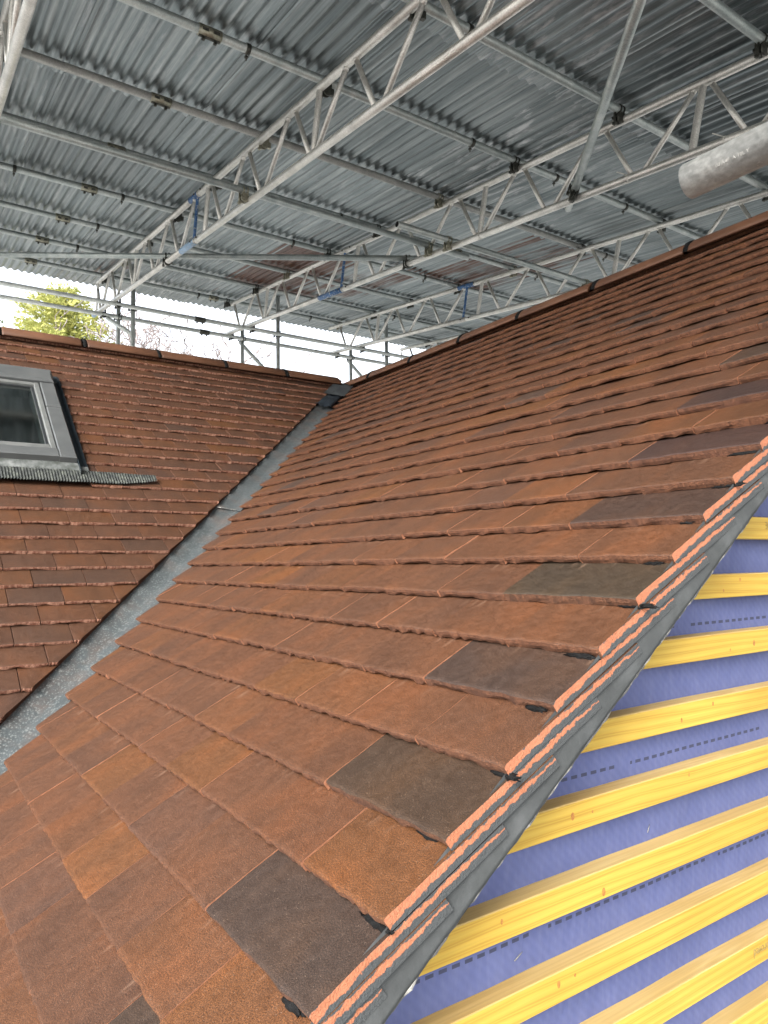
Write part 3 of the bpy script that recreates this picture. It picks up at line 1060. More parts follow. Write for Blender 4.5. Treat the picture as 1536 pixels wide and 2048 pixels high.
while x < 0.578:
    ph = math.sin(x / 0.0105 * 2 * math.pi)
    tap = max(0.0, min(1.0, (0.60 - x) / 0.16))
    row = []
    for q in range(6):
        w = q / 5
        vt = 1.236 - 0.004 * max(0, x - 0.3) / .25
        vb = 1.160 + (0.040 * (1 - tap) if x > 0.4 else 0) + 0.004 * mnoise.noise(Vector((x * 18, 3, 1)))
        vq = vt + (vb - vt) * w
        n = 0.010 + 0.0035 * ph * (0.25 + 0.75 * w) - 0.004 * w + 0.002 * mnoise.noise(Vector((x * 9, w * 2, 3)))
        row.append(PLn(x, vq, n + 0.003))
    if prev:
        for q in range(5):
            mb.face([prev[q], row[q], row[q + 1], prev[q + 1]], 0, smooth=True)
    prev = row
    x += 0.0021
mb.build('pleated_apron', M['apron'], sky)

# ---- gable wall with membrane and battens
gable = empty('gable_wall', (0, 0, 0), house)
tag(gable, 'gable wall under the verge, covered in blue membrane')
YB = 1.2600     # face of the membrane
YF = 1.2350     # front face of the battens
mb = MB()
nx_, nz_ = 90, 60


def slope_z(x, n): return (x + n * SM) * TM + n * CM


prev = None
for i in range(nx_ + 1):
    x = -1.35 + 3.5 * i / nx_
    zt = slope_z(x, -0.083)
    zb = -2.4
    row = []
    for j in range(nz_ + 1):
        w = j / nz_
        z = zt + (zb - zt) * (w ** 1.6)
        row.append(Vector((x, YB + 0.0022 * mnoise.noise(Vector((x * 9, 2, z * 12))) + 0.0012, z)))
    if prev:
        for j in range(nz_):
            if row[j].z - row[j + 1].z > 1e-5 or True:
                mb.face([prev[j], prev[j + 1], row[j + 1], row[j]], 0, smooth=True)
    prev = row
mb.build('membrane', M['membrane'], gable)
mb = MB()
xr = 2.235
mb.face([Vector((-1.35, YB + .03, slope_z(-1.35, -.09))), Vector((-1.35, YB + .03, -6)), Vector((xr * 2 + 1.35, YB + .03, -6)), Vector((xr * 2 + 1.35, YB + .03, slope_z(-1.35, -.09))), Vector((xr, YB + .03, slope_z(xr, -.09)))])
mb.face([Vector((-1.35, YB + .03, slope_z(-1.35, -.09))), Vector((-1.35, YB + .03, -6)), Vector((-1.35, 2.2, -6)), Vector((-1.35, 2.2, slope_z(-1.35, -.09)))])
mb.build('wall_core', M['render_wall'], gable)

batz = [0.337 + 0.0952 * k for k in range(1, 12)] + [0.337, 0.2430, 0.1475, 0.0520, -0.0435, -0.1440, -0.2400, -0.3360, -0.432, -0.53]
knots = {4: [], }
batten_objs = {}
for bi, z0 in enumerate(sorted(batz)):
    rr = random.Random(500 + bi)
    h = 0.0375
    zc = z0 + h / 2
    # the batten runs in under the verge mortar
    xs = (zc + 0.0785 * CM) / TM - 0.0785 * SM + 0.045
    xs = (zc) / TM + 0.083 / SM - 0.012
    xe = xs + 1.9
    if xe > 3.4: xe = 3.4
    if xs > 2.1: continue
    mb = MB()
    nseg = 24
    tw = rr.uniform(-.0015, .0015)
    prev = None
    loc = Vector((xs, YF, z0))
    for i in range(nseg + 1):
        x = (xe - xs) * i / nseg
        w = 0.0012 * math.sin(x * 3 + bi) + tw * x
        b_ = 0.0012
        ring = [(0, b_), (0, h - b_), (b_, h), (YB - YF + .002, h), (YB - YF + .002, 0), (b_, 0)]
        cur = [Vector((x, y, z + w)) for y, z in ring]
        if prev:
            for q in range(6):
                mi = 1 if q in (1, 2, 3, 4) else 0
                mb.face([prev[q], cur[q], cur[(q + 1) % 6], prev[(q + 1) % 6]], mi)
        else:
            mb.face(cur, 1)
        prev = cur
    mb.face(prev, 1)
    # knots, flush discs in the face
    for _ in range(rr.choice((1, 2, 2, 3))):
        kx, kz, kr = rr.uniform(0.05, 0.55), rr.uniform(0.008, 0.030), rr.uniform(0.0015, 0.0036)
        w = 0.0012 * math.sin(kx * 3 + bi) + tw * kx
        asp = rr.uniform(1.0, 1.7)
        mb.face([Vector((kx + math.cos(t * math.pi / 7) * kr, -0.0003, kz + w + math.sin(t * math.pi / 7) * kr * asp)) for t in range(14)], 2)
    o = mb.build('batten', [M['batten'], M['batten_top'], M['knot']], house, recalc=True)
    o.location = loc
    batten_objs[round(z0, 3)] = (o, loc, xs)


def stamp(zkey, txt, x_right, size, zoff, sx=0.8):
    o, loc, xs = batten_objs[zkey]
    # upside-down stamp: reads from right to left along the batten
    xf = lambda v: Vector((x_right - loc.x - v.x, -0.0006 + v.z, zoff - v.y))
    t = text_mesh(txt, size, 'stamp', M['ink'], xf, o, sx)
    return t


kz = sorted(batten_objs)
near = lambda z: min(kz, key=lambda q: abs(q - z))
stamp(near(0.432), 'BS GRADE', 0.985, 0.0175, 0.0285, 0.85)
stamp(near(0.1475), 'E1 4 MPA 25X38', 1.02, 0.0125, 0.024, 0.72)
stamp(near(-0.240), 'E18 CATG approved', 0.955, 0.0195, 0.026, 0.82)

# ================================================================== TEMPORARY ROOF
SHEET_P = 0.0762
sheet_meshes = []


def sheet_mesh(width, length, seed):
    """corrugated sheet, local x across, y along the fall, z up"""
    mb = MB()
    nw = int(width / SHEET_P * 9)
    nl = 14
    prev = None
    grid = []
    for j in range(nl + 1):
        y = length * j / nl
        row = []
        for i in range(nw + 1):
            x = width * i / nw
            z = 0.0105 * math.cos(2 * math.pi * x / SHEET_P)
            z += 0.004 * mnoise.noise(Vector((x * 2.5, y * 2.0, seed)))
            row.append((x, y, z))
        grid.append(row)
    V = [p for r_ in grid for p in r_]
    F = []
    for j in range(nl):
        for i in range(nw):
            a = j * (nw + 1) + i
            F.append((a, a + 1, a + nw + 2, a + nw + 1))
    me = bpy.data.meshes.new('corrugated_sheet')
    me.from_pydata(V, [], F)
    me.polygons.foreach_set('use_smooth', [True] * len(F))
    me.materials.append(M['sheet'])
    return me


ORD = ['first', 'second', 'third', 'fourth', 'fifth', 'sixth']
BEAMX = [0.10, 1.658, 3.25, 4.849, 6.441, 8.033]
ROWS = [(8.27, 9.93, 'row along the far eave'), (6.54, 8.50, 'second row from far eave'), (4.82, 6.77, 'third row from far eave'),
        (3.09, 5.03, 'fourth row from far eave'), (1.37, 3.36, 'nearest row overhead'),
        (-0.36, 1.60, 'unseen shading row added behind the viewer'), (-2.1, -0.12, 'second shading row added behind the viewer')]  # rows behind the viewer are out of view, added to cut fill light
cos_t = math.cos(math.atan(RTX))
slope_ang = math.atan(RTX)
# rust / oxide per (row, column)
RUST = {(1, 4): 0.58, (1, 5): 0.36, (2, 6): 0.42, (2, 4): 0.20, (0, 4): 0.22, (0, 2): 0.28}
OXIDE = {(4, 2): 0.5, (4, 3): 0.9, (4, 4): 0.7, (3, 4): 0.8, (3, 5): 0.5, (2, 3): 0.35, (2, 0): 0.5, (1, 0): 0.6, (3, 1): 0.35, (1, 2): 0.5, (0, 2): 0.6, (0, 3): 0.7}
mesh_cache = {}
for ri, (ya, yb, rname) in enumerate(ROWS):
    for c in range(-1, 13):  # columns past the sixth beam are unseen, added for shade from the right
        x0 = 0.415 + 0.8 * c - 0.8
        ln = (yb - ya) / cos_t
        key = (ri, (c * 7 + ri * 3) % 3)
        if key not in mesh_cache:
            mesh_cache[key] = sheet_mesh(SHEET_P * 11.4, ln, ri * 11.3 + key[1] * 5.1)
        o = bpy.data.objects.new('corrugated_sheet', mesh_cache[key])
        COL.objects.link(o)
        rr = random.Random(ri * 50 + c)
        base = 0.05 + 0.0242 + 0.0126
        lift = base + 0.012 + (0.0016 if c % 2 else 0.0)     # near rows lie under far rows at the laps
        z = roofz(ya) + lift + 0.003
        o.location = (x0 + rr.uniform(-.006, .006), ya + rr.uniform(-.02, .02), z)
        # each sheet leans a touch flatter than the roof so that it tucks beneath the next row
        o.rotation_euler = (slope_ang - 0.0042, 0, rr.uniform(-.002, .002))
        # which beam lies under it
        xm = x0 + 0.4
        over = [i for i, b in enumerate(BEAMX) if abs(b - xm) < 0.41]
        lefts = [i for i, b in enumerate(BEAMX) if b <= xm]
        ru = RUST.get((ri, c), 0.0)
        tone = 'rusty ' if ru > 0.4 else ''
        if over and min(abs(BEAMX[i] - xm) for i in over) < 0.40:
            lab = '%scorrugated sheet above %s lattice beam from left, %s' % (tone, ORD[over[0]], rname)
        elif not lefts:
            lab = 'corrugated sheet left of first lattice beam, %s' % rname
        else:
            i = lefts[-1]
            if i + 1 < len(BEAMX):
                lab = '%scorrugated sheet midway between %s and %s lattice beams, %s' % (tone, ORD[i], ORD[i + 1], rname)
            else:
                lab = 'unseen corrugated sheet added right of sixth lattice beam, %s' % rname
        tag(o, lab, 'roof sheet', 'corrugated sheets of the temporary roof')
        o['rust'] = float(ru)
        o['oxide'] = float(OXIDE.get((ri, c), rr.choice((0.0, 0.0, 0.25))))

# ---- lattice beams
TUBE = 0.0242
NDIR = Vector((0, -RTX, 1)).normalized()


def make_beam(bx, joint, idx, y_end, label):
    root = empty('lattice_beam', (bx, 1.0, roofz(1.0)))
    tag(root, label, 'beam', 'aluminium lattice beams carrying the temporary roof')
    o0 = Vector((bx, 1.0, roofz(1.0)))
    pt = lambda y, top: Vector((bx, y, roofz(y))) - o0 + (Vector((0, 0.022, 0)) - NDIR * BEAM_D + Vector((0, -BEAM_D * RTX, 0)) * 0 if not top else Vector((0, -0.022, 0)))
    # chords in two lengths, a spigot sleeve at the joint
    for top in (True, False):
        nm = 'top_chord' if top else 'bottom_chord'
        ye = y_end[0] if top else y_end[1]
        mb = MB()
        a, b, c = pt(1.2, top), pt(joint, top), pt(ye, top)
        mb.tube(a, b - (b - a).normalized() * 0.004, TUBE, 18)
        mb.tube(b + (b - a).normalized() * 0.004, c, TUBE, 18, cap_mi=1, hollow=True)
        mb.tube(b - (b - a).normalized() * .03, b + (b - a).normalized() * .03, TUBE * 0.86, 14)
        for s_ in (-1, 1):
            q = b + (b - a).normalized() * (0.07 * s_)
            mb.tube(q + Vector((-.032, 0, 0)), q + Vector((.032, 0, 0)), 0.007, 8, mi=2)
        mb.build(nm, [M['alu'], M['hollow'], M['coupler']], root)
    def post(y, mat, r=0.0225, full=True):
        mb = MB()
        a, b = pt(y, False), pt(y, True)
        d = (b - a).normalized()
        # flattened oval section
        n = 16
        e1, e2 = Vector((1, 0, 0)), d.cross(Vector((1, 0, 0))).normalized()
        A = [a + (e1 * math.cos(2 * math.pi * k / n) * r * .75 + e2 * math.sin(2 * math.pi * k / n) * r) for k in range(n)]
        B = [p + (b - a) for p in A]
        for k in range(n):
            mb.face([A[k], A[(k + 1) % n], B[(k + 1) % n], B[k]], 0, smooth=True)
        mb.build('post', mat, root)
    def diag(ya, yb):
        mb = MB()
        a, b = pt(ya, False), pt(yb, True)
        d = (b - a).normalized()
        mb.tube(a + d * 0.012, b - d * 0.012, 0.0150, 10)
        # flattened weld ends
        mb.tube(b - d * 0.040, b - d * 0.016, 0.0165, 10)
        mb.build('diagonal', M['alu'], root)
    hp = 0.3435
    # near section, nodes counted back from the joint: top, bottom, top ...
    post(joint - 0.185, M['alu'])
    prev_y, prev_top = joint - 0.22, True
    k = 1
    while True:
        y = joint - 0.22 - hp * k
        top = (k % 2 == 0)
        if y < 1.25: break
        a, b = (y, prev_y) if not top else (prev_y, y)      # bottom, top
        if not top: diag(y + 0.035, prev_y - 0.035)
        else: diag(prev_y - 0.035, y + 0.035)
        if k % 5 == 0: post(y, M['alu'])
        prev_y, prev_top = y, top
        k += 1
    # far section
    post(joint + 0.055, M['blue'] if idx in (1, 2, 3) else M['alu'], 0.0155)
    yb = joint + 0.41
    diag(yb - 0.035, joint + 0.10)
    k = 0
    prev_y, prev_top = yb, False
    while True:
        k += 1
        y = yb + hp * k
        top = (k % 2 == 1)
        if y > y_end[1] - 0.02: break
        if top: diag(prev_y + 0.035, y - 0.035)
        else: diag(y - 0.035, prev_y + 0.035)
        if k == 4: post(y, M['alu'])
        prev_y, prev_top = y, top
    if idx in (1, 4):
        post(y_end[0] - 0.03, M['alu'], 0.016)
    # patches of blue owner's paint on the chords
    def band(top, y0, y1, m):
        mb = MB()
        mb.tube(pt(y0, top), pt(y1, top), TUBE + 0.0012, 18)
        mb.build('paint_band', m, root)
    if idx == 1:
        band(True, joint + 0.03, joint + 0.22, M['blue'])
        band(False, joint + 0.02, joint + 0.36, M['blue_pale'])
        band(False, y_end[1] - 0.22, y_end[1] - 0.005, M['blue_pale'])
    if idx == 2:
        band(False, joint + 0.03, joint + 0.48, M['blue'])
    if idx == 2:
        for y in (2.50, 3.10, 4.40):
            mb = MB()
            q = pt(y, False)
            mb.tube(q + Vector((0, -.004, 0)), q + Vector((0, .004, 0)), TUBE + 0.002, 18)
            mb.tube(q + Vector((-.004, .010, 0)), q + Vector((.003, .014, 0)), TUBE + 0.0018, 18)
            mb.tube(q + Vector((-TUBE, 0, TUBE * .6)), q + Vector((-TUBE - .05, .03, TUBE + .006)), 0.003, 6)
            mb.build('cable_tie', M['tie'], root)
    if idx == 3:
        band(True, joint - 0.06, joint + 0.20, M['blue'])
    return root


BL = ['aluminium lattice beam in the top left corner, nearest the left edge',
      'second lattice beam from left, blue end post and yellow green tree behind its end',
      'third lattice beam from left, blue post and blue paint along its bottom chord',
      'fourth lattice beam from left, blue paint on its top chord, cut off by the ridge',
      'fifth lattice beam from left, only its far end showing above the ridge',
      'sixth lattice beam from left, mostly behind the tiled ridge']
for i, bx in enumerate(BEAMX):
    jt = [6.2, 6.015, 6.35, 6.40, 6.2, 6.3][i]
    ye = [(9.3, 9.4), (9.45, 9.56), (9.2, 9.35), (9.45, 9.32), (9.9, 9.9), (9.5, 9.5)][i]
    make_beam(bx, jt, i, ye, BL[i])


# ---- couplers
def clamp_mesh(kind):
    """right-angle coupler: collar on the x tube at the origin, collar on the y tube 50 mm below"""
    mb = MB()
    zc = -0.0500
    for s in (-0.018, 0.010):
        mb.tube((s, 0, 0), (s + 0.009, 0, 0), TUBE + 0.006, 16)
        mb.tube((0, s, zc), (0, s + 0.009, zc), TUBE + 0.006, 16)
    mb.box((0, 0, -0.025), (0.022, 0.022, 0.006))
    # hinged flaps and eye bolts
    mb.tube((0.0, 0.036, 0.03), (0.0, 0.036, -0.045), 0.006, 8)
    mb.box((0, 0.034, -0.034), (0.013, 0.010, 0.007))
    mb.tube((-0.036, 0.0, -0.02), (-0.036, 0.0, -0.100), 0.006, 8)
    mb.box((-0.034, 0, -0.088), (0.010, 0.013, 0.007))
    mb.box((0.034, 0, -0.05), (0.009, 0.012, 0.018))
    return mb


def clip_mesh():
    mb = MB()
    mb.tube((-0.012, 0, 0), (0.012, 0, 0), TUBE + 0.004, 14)
    mb.tube((0, 0.016, 0.02), (0, 0.020, -0.054), 0.0038, 8)
    mb.box((0, 0.019, -0.034), (0.008, 0.008, 0.005))
    return mb


def sleeve_mesh():
    mb = MB()
    mb.tube((-0.062, 0, 0), (0.062, 0, 0), TUBE + 0.0055, 18)
    for s in (-1, 1):
        # pressed windows in the plate
        rot = Matrix.Rotation(0.35, 3, 'X')
        mb.box(rot @ Vector((s * 0.030, -(TUBE + 0.005), 0)), (0.016, 0.0016, 0.008), 1, rot)
        mb.tube((s * 0.032, 0.002, -0.02), (s * 0.032, 0.010, -0.050), 0.005, 8, mi=1)
        mb.box((s * 0.032, 0.009, -0.041), (0.008, 0.008, 0.005), 1)
    mb.box((0, 0.006, -0.0295), (0.058, 0.008, 0.002), 1)
    return mb


proto = {}


def part_copy(key, name, builder, mats, parent, loc, rot=(0, 0, 0)):
    if key not in proto:
        o = builder.build(name, mats, parent)
        proto[key] = o
    else:
        o = proto[key].copy()
        COL.objects.link(o)
        o.parent = parent
    o.location = loc
    o.rotation_euler = rot
    return o


clampB, clipB, sleeveB = clamp_mesh(0), clip_mesh(), sleeve_mesh()

# ---- purlins
PK = [9.232, 8.347, 7.537, 6.647, 5.765, 4.889, 4.052, 3.184, 2.33, 1.47]
PN = ['purlin tube nearest the far eave, under the last overhang of sheeting', 'second purlin tube in from the far eave',
      'third purlin tube in from the far eave', 'fourth purlin tube in from the far eave',
      'fifth purlin tube from the far eave, partly hidden behind a lower tube', 'sixth purlin tube from far eave, speckled with plaster at its left end',
      'seventh purlin tube from far eave, with a plated sleeve coupler at upper left', 'eighth purlin tube from far eave, crossing behind the slanting brace',
      'ninth purlin tube from far eave, in the top right corner', 'tenth purlin tube, just overhead and nearest the viewer']
for k, (py, lab) in enumerate(zip(PK, PN)):
    z = roofz(py) + 0.0495
    root = empty('purlin_tube', (-1.2, py, z))
    tag(root, lab, 'scaffold tube', 'purlin tubes under the roof sheets')
    mb = MB()
    mb.tube((0, 0, 0), (9.8, 0, 0), TUBE, 18, cap_mi=1, hollow=True)
    mb.build('tube', [M['galv'] if k != 5 else M['galv_old'], M['hollow']], root)
    rr = random.Random(k)
    for i, bx in enumerate(BEAMX):
        m = 'coupler' if rr.random() < 0.72 else 'coupler_light'
        key = 'clamp_' + m
        part_copy(key, 'tube_clamp', clampB, M[m], root, (bx + 1.2 + (0.045 if i != 2 else -0.04), 0, 0), (slope_ang, 0, rr.uniform(-.06, .06)))
    for c in range(0, 11):
        if rr.random() < 0.62: continue
        part_copy('clip', 'sheet_clip', clipB, M['coupler'], root, (0.415 + 0.8 * (c - 1) + 1.2 + rr.uniform(-.01, .01), 0, 0), (0, 0, 0))
    for sx in ([0.90, 0.875, 0.92, 0.957, 0.948, 0.999, 0.995, 0.97, 0.98, 1.0][k],) + ((3.02,) if k == 0 else ()) + ((4.114,) if k == 4 else ()):
        part_copy('sleeveL', 'sleeve_coupler', sleeveB, [M['coupler_light'], M['coupler']], root, (sx + 1.2, 0, 0), (rr.uniform(-.2, .2), 0, 0))


def tube_thing(name, a, b, label, mat='galv', cat='scaffold tube', group=None, parts=None, r=TUBE, hollow=True):
    a, b = Vector(a), Vector(b)
    root = empty(name, a)
    tag(root, label, cat, group)
    mb = MB()
    mb.tube(Vector((0, 0, 0)), b - a, r, 20, cap_mi=1, hollow=hollow)
    mb.build('tube', [M[mat], M['hollow']], root)
    return root


# tubes lying on the bottom chords
by_ = lambda y: roofz(y) - BEAM_D * 1.0 + 0.049 + 0.022 * 0
t = tube_thing('bracing_tube', (-1.2, 5.03, by_(5.03) + .004), (3.62, 5.03, by_(5.03) + .004), 'long tube lying on the bottom chords of second and third beams, ending beside the third', group='tubes lying on the bottom chords')
for bx in (0.1, 1.658, 3.25):
    part_copy('clampL2', 'tube_clamp', clampB, M['coupler_light'], t, (bx + 1.2 - 0.04, 0, 0), (slope_ang, 0, 0))
t = tube_thing('bracing_tube', (2.72, 4.79, by_(4.79) - .010), (6.6, 4.79, by_(4.79) - .010), 'tube with an open left end, running from third beam to behind the ridge', group='tubes lying on the bottom chords')
for bx in (3.25, 4.849, 6.441):
    part_copy('clampL2', 'tube_clamp', clampB, M['coupler_light'], t, (bx - 2.72 - 0.04, 0, 0), (slope_ang, 0, 0))
# plan brace running diagonally across the beams
p1 = Vector((1.658, 6.809, by_(6.809) - .005)); p2 = Vector((3.25, 5.379, by_(5.379) - .005))
d = (p2 - p1)
a = p1 - d * 1.15
t = tube_thing('plan_brace', a, p2 + d.normalized() * 0.10, 'dark tube running level across the left beams, skewed to the purlins')
ang = math.atan2(d.y, d.x)
for p in (p1, p2):
    part_copy('clampD', 'tube_clamp', clampB, M['coupler'], t, p - a, (0, 0, ang * 0.5))
# slanting brace clamped to the bottom chord of the third beam
A_ = Vector((3.205, 3.535, roofz(3.535) - BEAM_D + 0.035)); T_ = Vector((2.075, 2.235, 2.600))
d = (A_ - T_).normalized()
start = T_ - d * 0.62
t = tube_thing('slanting_brace', start, A_ + d * 0.30, 'slanting tube crossing top right, its open lower end clamped to the third beam')
part_copy('clampS', 'tube_clamp', clampB, M['coupler'], t, A_ - start + Vector((0.0, 0, 0)), (0.3, 0, 0.8))

# close guard rail tube with raised lettering
a = Vector((0.581, 1.140, 0.921)); b = Vector((0.581, -1.5, 0.921))
t = tube_thing('guard_rail_tube', a, b, 'thick looking weathered tube end close to the viewer at right, with raised lettering', 'galv_old', 'scaffold tube')


def tube_text(txt, size, y_start, ang0):
    def xf(v):
        # text runs towards the viewer along -y, wrapped round the tube
        th = ang0 + v.y / TUBE
        r = TUBE + 0.0001 + v.z * 0.8
        return Vector((-math.cos(th) * r, y_start - v.x, math.sin(th) * r))
    text_mesh(txt, size, 'raised_lettering', M['letter'], xf, t)


M['letter'] = mat_noise('raised_zinc', (0.30, 0.30, 0.285), (0.36, 0.355, 0.335), 200, 0.5, 3, 0, metal=0.5)
tube_text('00 A4F  A-10L Y', 0.0066, -0.052, -0.50)

# ---- eave scaffold beyond the wing
for (y, z, lab) in ((8.62, 3.262, 'upper looking eave rail tube, under the ends of the beams'), (9.28, 3.345, 'lower looking eave rail tube, behind the beam ends, against the sky')):
    t = tube_thing('eave_rail_tube', (-1.5, y, z), (8.6, y, z), lab, 'galv_glare', group='rails at the far eave')
    rr = random.Random(int(y * 10))
    for sx in (2.62 if y < 9 else 2.92, 6.0):
        part_copy('sleeve', 'sleeve_coupler', sleeveB, [M['coupler'], M['coupler']], t, (sx + 1.5, 0, 0))
    for bx in BEAMX[1:5]:
        part_copy('clampE', 'tube_clamp', clampB, M['coupler'], t, (bx + 1.5 + .04, 0, 0.045), (0, 0, 0))
SL_ = ['left front upright tube, against the sky under the second beam', 'middle front upright tube, rising through both eave rails', 'right front upright tube, just left of the main ridge']
for (x, lab) in zip((1.872, 3.662, 5.325), SL_):
    t = tube_thing('upright_tube', (x, 8.69, -6.0), (x, 8.69, 3.78), lab, 'galv_glare', group='uprights at the far eave')
    part_copy('clampU', 'tube_clamp', clampB, M['coupler'], t, (0, -0.05, 9.262), (math.pi / 2, 0, 0))
for (x, lab) in zip((1.875, 3.457, 5.136), ['left rear upright tube, short top against the pale tree', 'middle rear upright tube, with a brace leaving its top', 'right rear upright tube, with bundled clamps where the brace leaves it']):
    t = tube_thing('upright_tube', (x, 9.33, -6.0), (x, 9.33, 3.49), lab, 'galv_glare', group='uprights at the far eave')
    part_copy('clampU', 'tube_clamp', clampB, M['coupler'], t, (0, -0.05, 9.345), (math.pi / 2, 0, 0))
t = tube_thing('eave_brace', (1.73, 9.25, 3.300), (1.90, 8.75, 2.985), 'short brace between the two left uprights, pale against the tree', 'galv_glare')
t = tube_thing('eave_brace', (3.44, 9.39, 3.335), (4.75, 9.39, 2.19), 'brace falling right from the middle rear upright, under the third beam end', 'galv_glare')
t = tube_thing('eave_brace', (5.12, 9.39, 3.335), (6.43, 9.39, 2.19), 'brace falling right from the right rear upright, down behind the main ridge', 'galv_glare')

# ================================================================== GROUND, TREES, SKY
mb = MB()
S_ = 400
mb.face([(-S_, -S_, -6), (S_, -S_, -6), (S_, S_, -6), (-S_, S_, -6)])
g = mb.build('ground', mat_noise('pale_bounce_ground', (0.24, 0.24, 0.23), (0.33, 0.325, 0.31), 2.5, 0.95, 6, 0), None)  # unseen ground, made pale to bounce light up under the roof
tag(g, kind='structure')


def leafmat(name, c1, c2):
    m, nt, b = new_mat(name)
    rnd = N(nt, 'ShaderNodeNewGeometry').outputs['Random Per Island']
    c = mix(nt, rnd, c1, c2)
    L(nt, c, b.inputs['Base Color'])
    b.inputs['Roughness'].default_value = 0.6
    b.inputs['Specular IOR Level'].default_value = 0.2
    tr = N(nt, 'ShaderNodeBsdfTranslucent')
    L(nt, c, tr.inputs['Color'])
    mx = N(nt, 'ShaderNodeMixShader')
    mx.inputs[0].default_value = 0.35
    L(nt, b.outputs[0], mx.inputs[1])
    L(nt, tr.outputs[0], mx.inputs[2])
    L(nt, mx.outputs[0], nt.nodes['Material Output'].inputs['Surface'])
    return m


M['leaf'] = leafmat('yellow_green_foliage', (0.25, 0.28, 0.08), (0.50, 0.49, 0.17))  # yellow green foliage, colour paled further to imitate glare around the crown
M['leaf2'] = leafmat('dull_green_foliage', (0.07, 0.10, 0.025), (0.15, 0.18, 0.05))
M['bark'] = mat_noise('bark', (0.07, 0.055, 0.045), (0.14, 0.11, 0.09), 6, 0.9, 5, 0)
M['twig'] = mat_noise('bare_twigs', (0.17, 0.145, 0.14), (0.25, 0.215, 0.21), 3, 0.9, 4, 0)


def conifer(base, height, rad, seed, label, mat, nb=70):
    rr = random.Random(seed)
    root = empty('conifer_tree', base)
    tag(root, label, 'tree', 'trees beyond the scaffold')
    mb = MB()
    prevp = Vector((0, 0, 0))
    for k in range(9):
        p = Vector((rr.uniform(-.15, .15), rr.uniform(-.15, .15), height * (k + 1) / 9))
        mb.tube(prevp, p, 0.32 * (1 - k / 9.5), 8, r2=0.32 * (1 - (k + 1) / 9.5) + .01)
        prevp = p
    mb.build('trunk', M['bark'], root)
    mb = MB()
    for k in range(nb):
        w = (k + rr.random()) / nb
        z = height * (0.30 + 0.70 * w)
        prof = (1 - w) ** 0.55
        az = k * 2.399 + rr.uniform(-.4, .4)
        ln = rad * prof * rr.uniform(0.70, 1.12) + 0.25
        d = Vector((math.cos(az), math.sin(az), 0))
        side = Vector((-d.y, d.x, 0))
        nsp = int(18 + ln * 30)
        for j in range(nsp):
            f = (j + rr.random()) / nsp
            sp = 0.42 * (1 - f * 0.55) * min(1, ln / 2 + .35)
            c = Vector((0, 0, z)) + d * ln * f + side * rr.gauss(0, sp) + Vector((0, 0, 0.42 * f * ln * 0.5 - 0.18 * f * f * ln + rr.gauss(0, 0.16)))
            # a spray of small needles-clumps
            for q in range(3):
                cc = c + Vector((rr.gauss(0, .10), rr.gauss(0, .10), rr.gauss(0, .08)))
                a = (d * rr.uniform(.3, 1) + side * rr.uniform(-1, 1) + Vector((0, 0, rr.uniform(-.3, .8)))).normalized()
                b = a.cross(Vector((rr.gauss(0, 1), rr.gauss(0, 1), rr.gauss(0, 1)))).normalized()
                sz = rr.uniform(0.07, 0.17)
                mb.face([cc - a * sz, cc + b * sz * .38, cc + a * sz * 1.1, cc - b * sz * .38], 0)
    mb.build('crown', mat, root, weld=False, recalc=False)
    return root


conifer((7.3, 42.5, -6), 21.5, 7.6, 3, 'yellow green conifer seen under the eave, behind the left uprights', M['leaf'], 150)
conifer((3.6, 45, -6), 20.9, 2.6, 9, 'dull green conifer tip at the left edge of the photo, above the wing ridge', M['leaf2'], 60)


def bare_tree(base, height, spread, seed, label):
    rr = random.Random(seed)
    root = empty('bare_tree', base)
    tag(root, label, 'tree', 'trees beyond the scaffold')
    tr, cr = MB(), MB()
    tr.tube((0, 0, 0), (0, 0, height * 0.45), 0.30, 10, r2=0.2)

    def grow(p, d, ln, r, lev):
        steps = 3
        for s in range(steps):
            d = (d + Vector((rr.gauss(0, .16), rr.gauss(0, .16), rr.gauss(0, .10) + .03))).normalized()
            q = p + d * ln / steps
            cr.tube(p, q, max(r, 0.026), 4 if lev > 1 else 6, r2=max(r * 0.82, 0.022))
            p = q
            r *= 0.82
            if lev < 6 and s > 0:
                for _ in range(2 if lev < 3 else 1):
                    dd = (d + Vector((rr.gauss(0, .62), rr.gauss(0, .62), rr.gauss(0.05, .40)))).normalized()
                    grow(p, dd, ln * rr.uniform(.58, .82), r * .72, lev + 1)
    for k in range(5):
        az = k * 1.257 + rr.uniform(-.3, .3)
        grow(Vector((0, 0, height * 0.44)), Vector((math.cos(az) * .6 * spread, math.sin(az) * .6 * spread, 1)).normalized(), height * 0.21, 0.13, 0)
    top = max(v[2] for v in cr.v)
    k_ = height / top
    for mb_ in (tr, cr):
        mb_.v = [(x * k_, y * k_, z * k_) for x, y, z in mb_.v]
    tr.build('trunk', M['bark'], root)
    cr.build('crown', M['twig'], root, weld=False, recalc=False)
    return root


bare_tree((14.2, 44.2, -6), 21.6, 1.5, 21, 'leafless tree with fine twigs, seen under the eave beside the yellow green conifer')

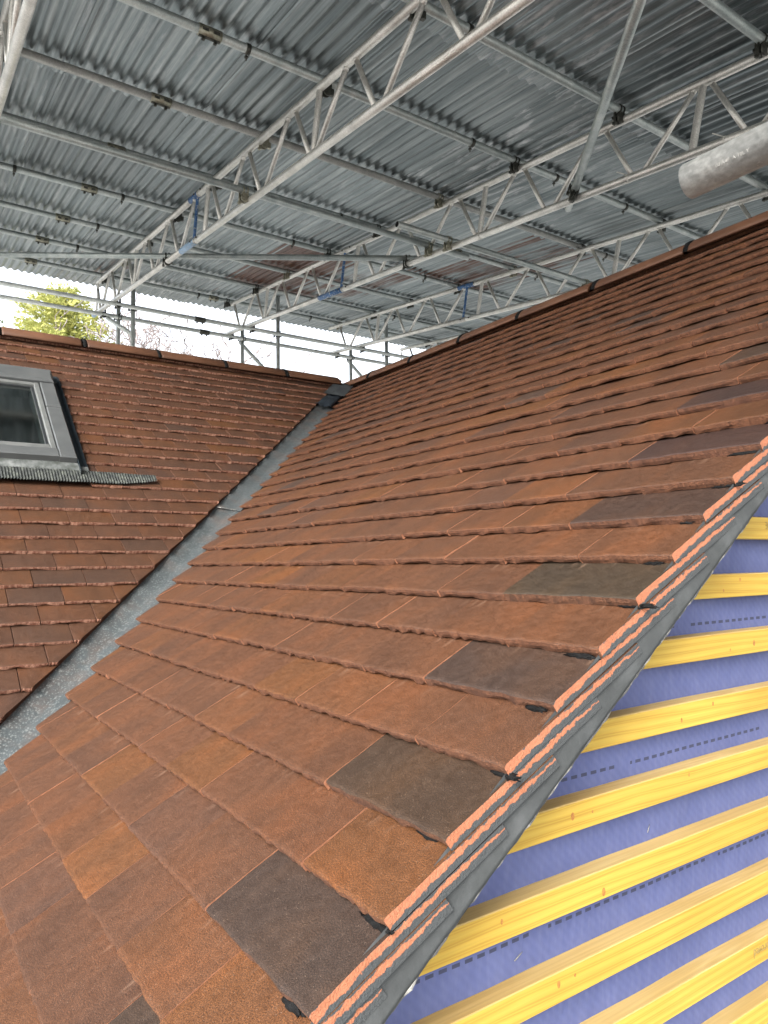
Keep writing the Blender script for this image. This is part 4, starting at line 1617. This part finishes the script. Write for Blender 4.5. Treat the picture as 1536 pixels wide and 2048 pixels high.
# wood splinters on the membrane
for (x, z, rz, ln, lab) in ((0.335, -0.085, 0.5, 0.016, 'pale wood splinter on the membrane low down, beside the verge'), (0.60, 0.012, 1.2, 0.013, 'pale wood splinter on the membrane, between middle battens'), (0.56, -0.218, 2.0, 0.022, 'curved pale wood splinter on the membrane near the bottom edge')):
    mb = MB()
    dx, dz = math.cos(rz) * ln / 2, math.sin(rz) * ln / 2
    mb.tube((-dx, -0.002, -dz), (dx * .2, -0.003, dz * .4), 0.0006, 6)
    mb.tube((dx * .2, -0.003, dz * .4), (dx, -0.002, dz * .8), 0.0006, 6, r2=0.0003)
    o = mb.build('wood_splinter', M['board'])
    o.location = (x, YB + 0.001, z)
    tag(o, lab, 'splinter', 'splinters caught on the membrane')

# ------------------------------------------------------------------ light
world = bpy.data.worlds.new('World')
scene.world = world
world.use_nodes = True
nt = world.node_tree
bg = nt.nodes['Background']
skyt = N(nt, 'ShaderNodeTexSky', sky_type='NISHITA')
skyt.sun_disc = False
SUN_EL, SUN_AZ = R(34), R(-120)      # azimuth measured clockwise from +y
skyt.sun_elevation = SUN_EL
skyt.sun_rotation = SUN_AZ
skyt.air_density = 1.0
skyt.dust_density = 4.0
skyt.ozone_density = 1.0
hs = N(nt, 'ShaderNodeHueSaturation')
hs.inputs['Saturation'].default_value = 0.28
L(nt, skyt.outputs[0], hs.inputs['Color'])
L(nt, hs.outputs[0], bg.inputs['Color'])
bg.inputs['Strength'].default_value = 0.15

sd = bpy.data.lights.new('Sun', 'SUN')
sd.energy = 0.8
sd.angle = R(25)
sd.color = (1.0, 0.96, 0.9)
so = bpy.data.objects.new('Sun', sd)
COL.objects.link(so)
dirv = Vector((math.sin(SUN_AZ) * math.cos(SUN_EL), math.cos(SUN_AZ) * math.cos(SUN_EL), math.sin(SUN_EL)))
so.rotation_euler = dirv.to_track_quat('Z', 'Y').to_euler()
so.location = dirv * 20

# ------------------------------------------------------------------ camera
cd = bpy.data.cameras.new('Camera')
cam = bpy.data.objects.new('Camera', cd)
COL.objects.link(cam)
scene.camera = cam
cd.sensor_fit = 'VERTICAL'
cd.sensor_height = 24.0
cd.sensor_width = 18.0
cd.lens = 24.0 * 1445.4 / 2048
cd.clip_start = 0.02
cd.clip_end = 1500
yaw, pit, rol = 0.6017, 0.0688, -0.0138
fw = Vector((math.cos(pit) * math.sin(yaw), math.cos(pit) * math.cos(yaw), math.sin(pit)))
rt = Vector((math.cos(yaw), -math.sin(yaw), 0))
up = Vector((-math.sin(pit) * math.sin(yaw), -math.sin(pit) * math.cos(yaw), math.cos(pit)))
r2_ = rt * math.cos(rol) + up * math.sin(rol)
u2_ = up * math.cos(rol) - rt * math.sin(rol)
mw = Matrix((r2_, u2_, -fw)).transposed().to_4x4()
mw.translation = Vector((-0.3193, 0.5853, 0.4016))
cam.matrix_world = mw

scene.render.resolution_x, scene.render.resolution_y = 768, 1024
scene.view_settings.view_transform = 'Standard'
scene.view_settings.look = 'None'
scene.view_settings.gamma = 1.0
scene.view_settings.exposure = 2.1
scene.cycles.max_bounces = 8
scene.cycles.diffuse_bounces = 5
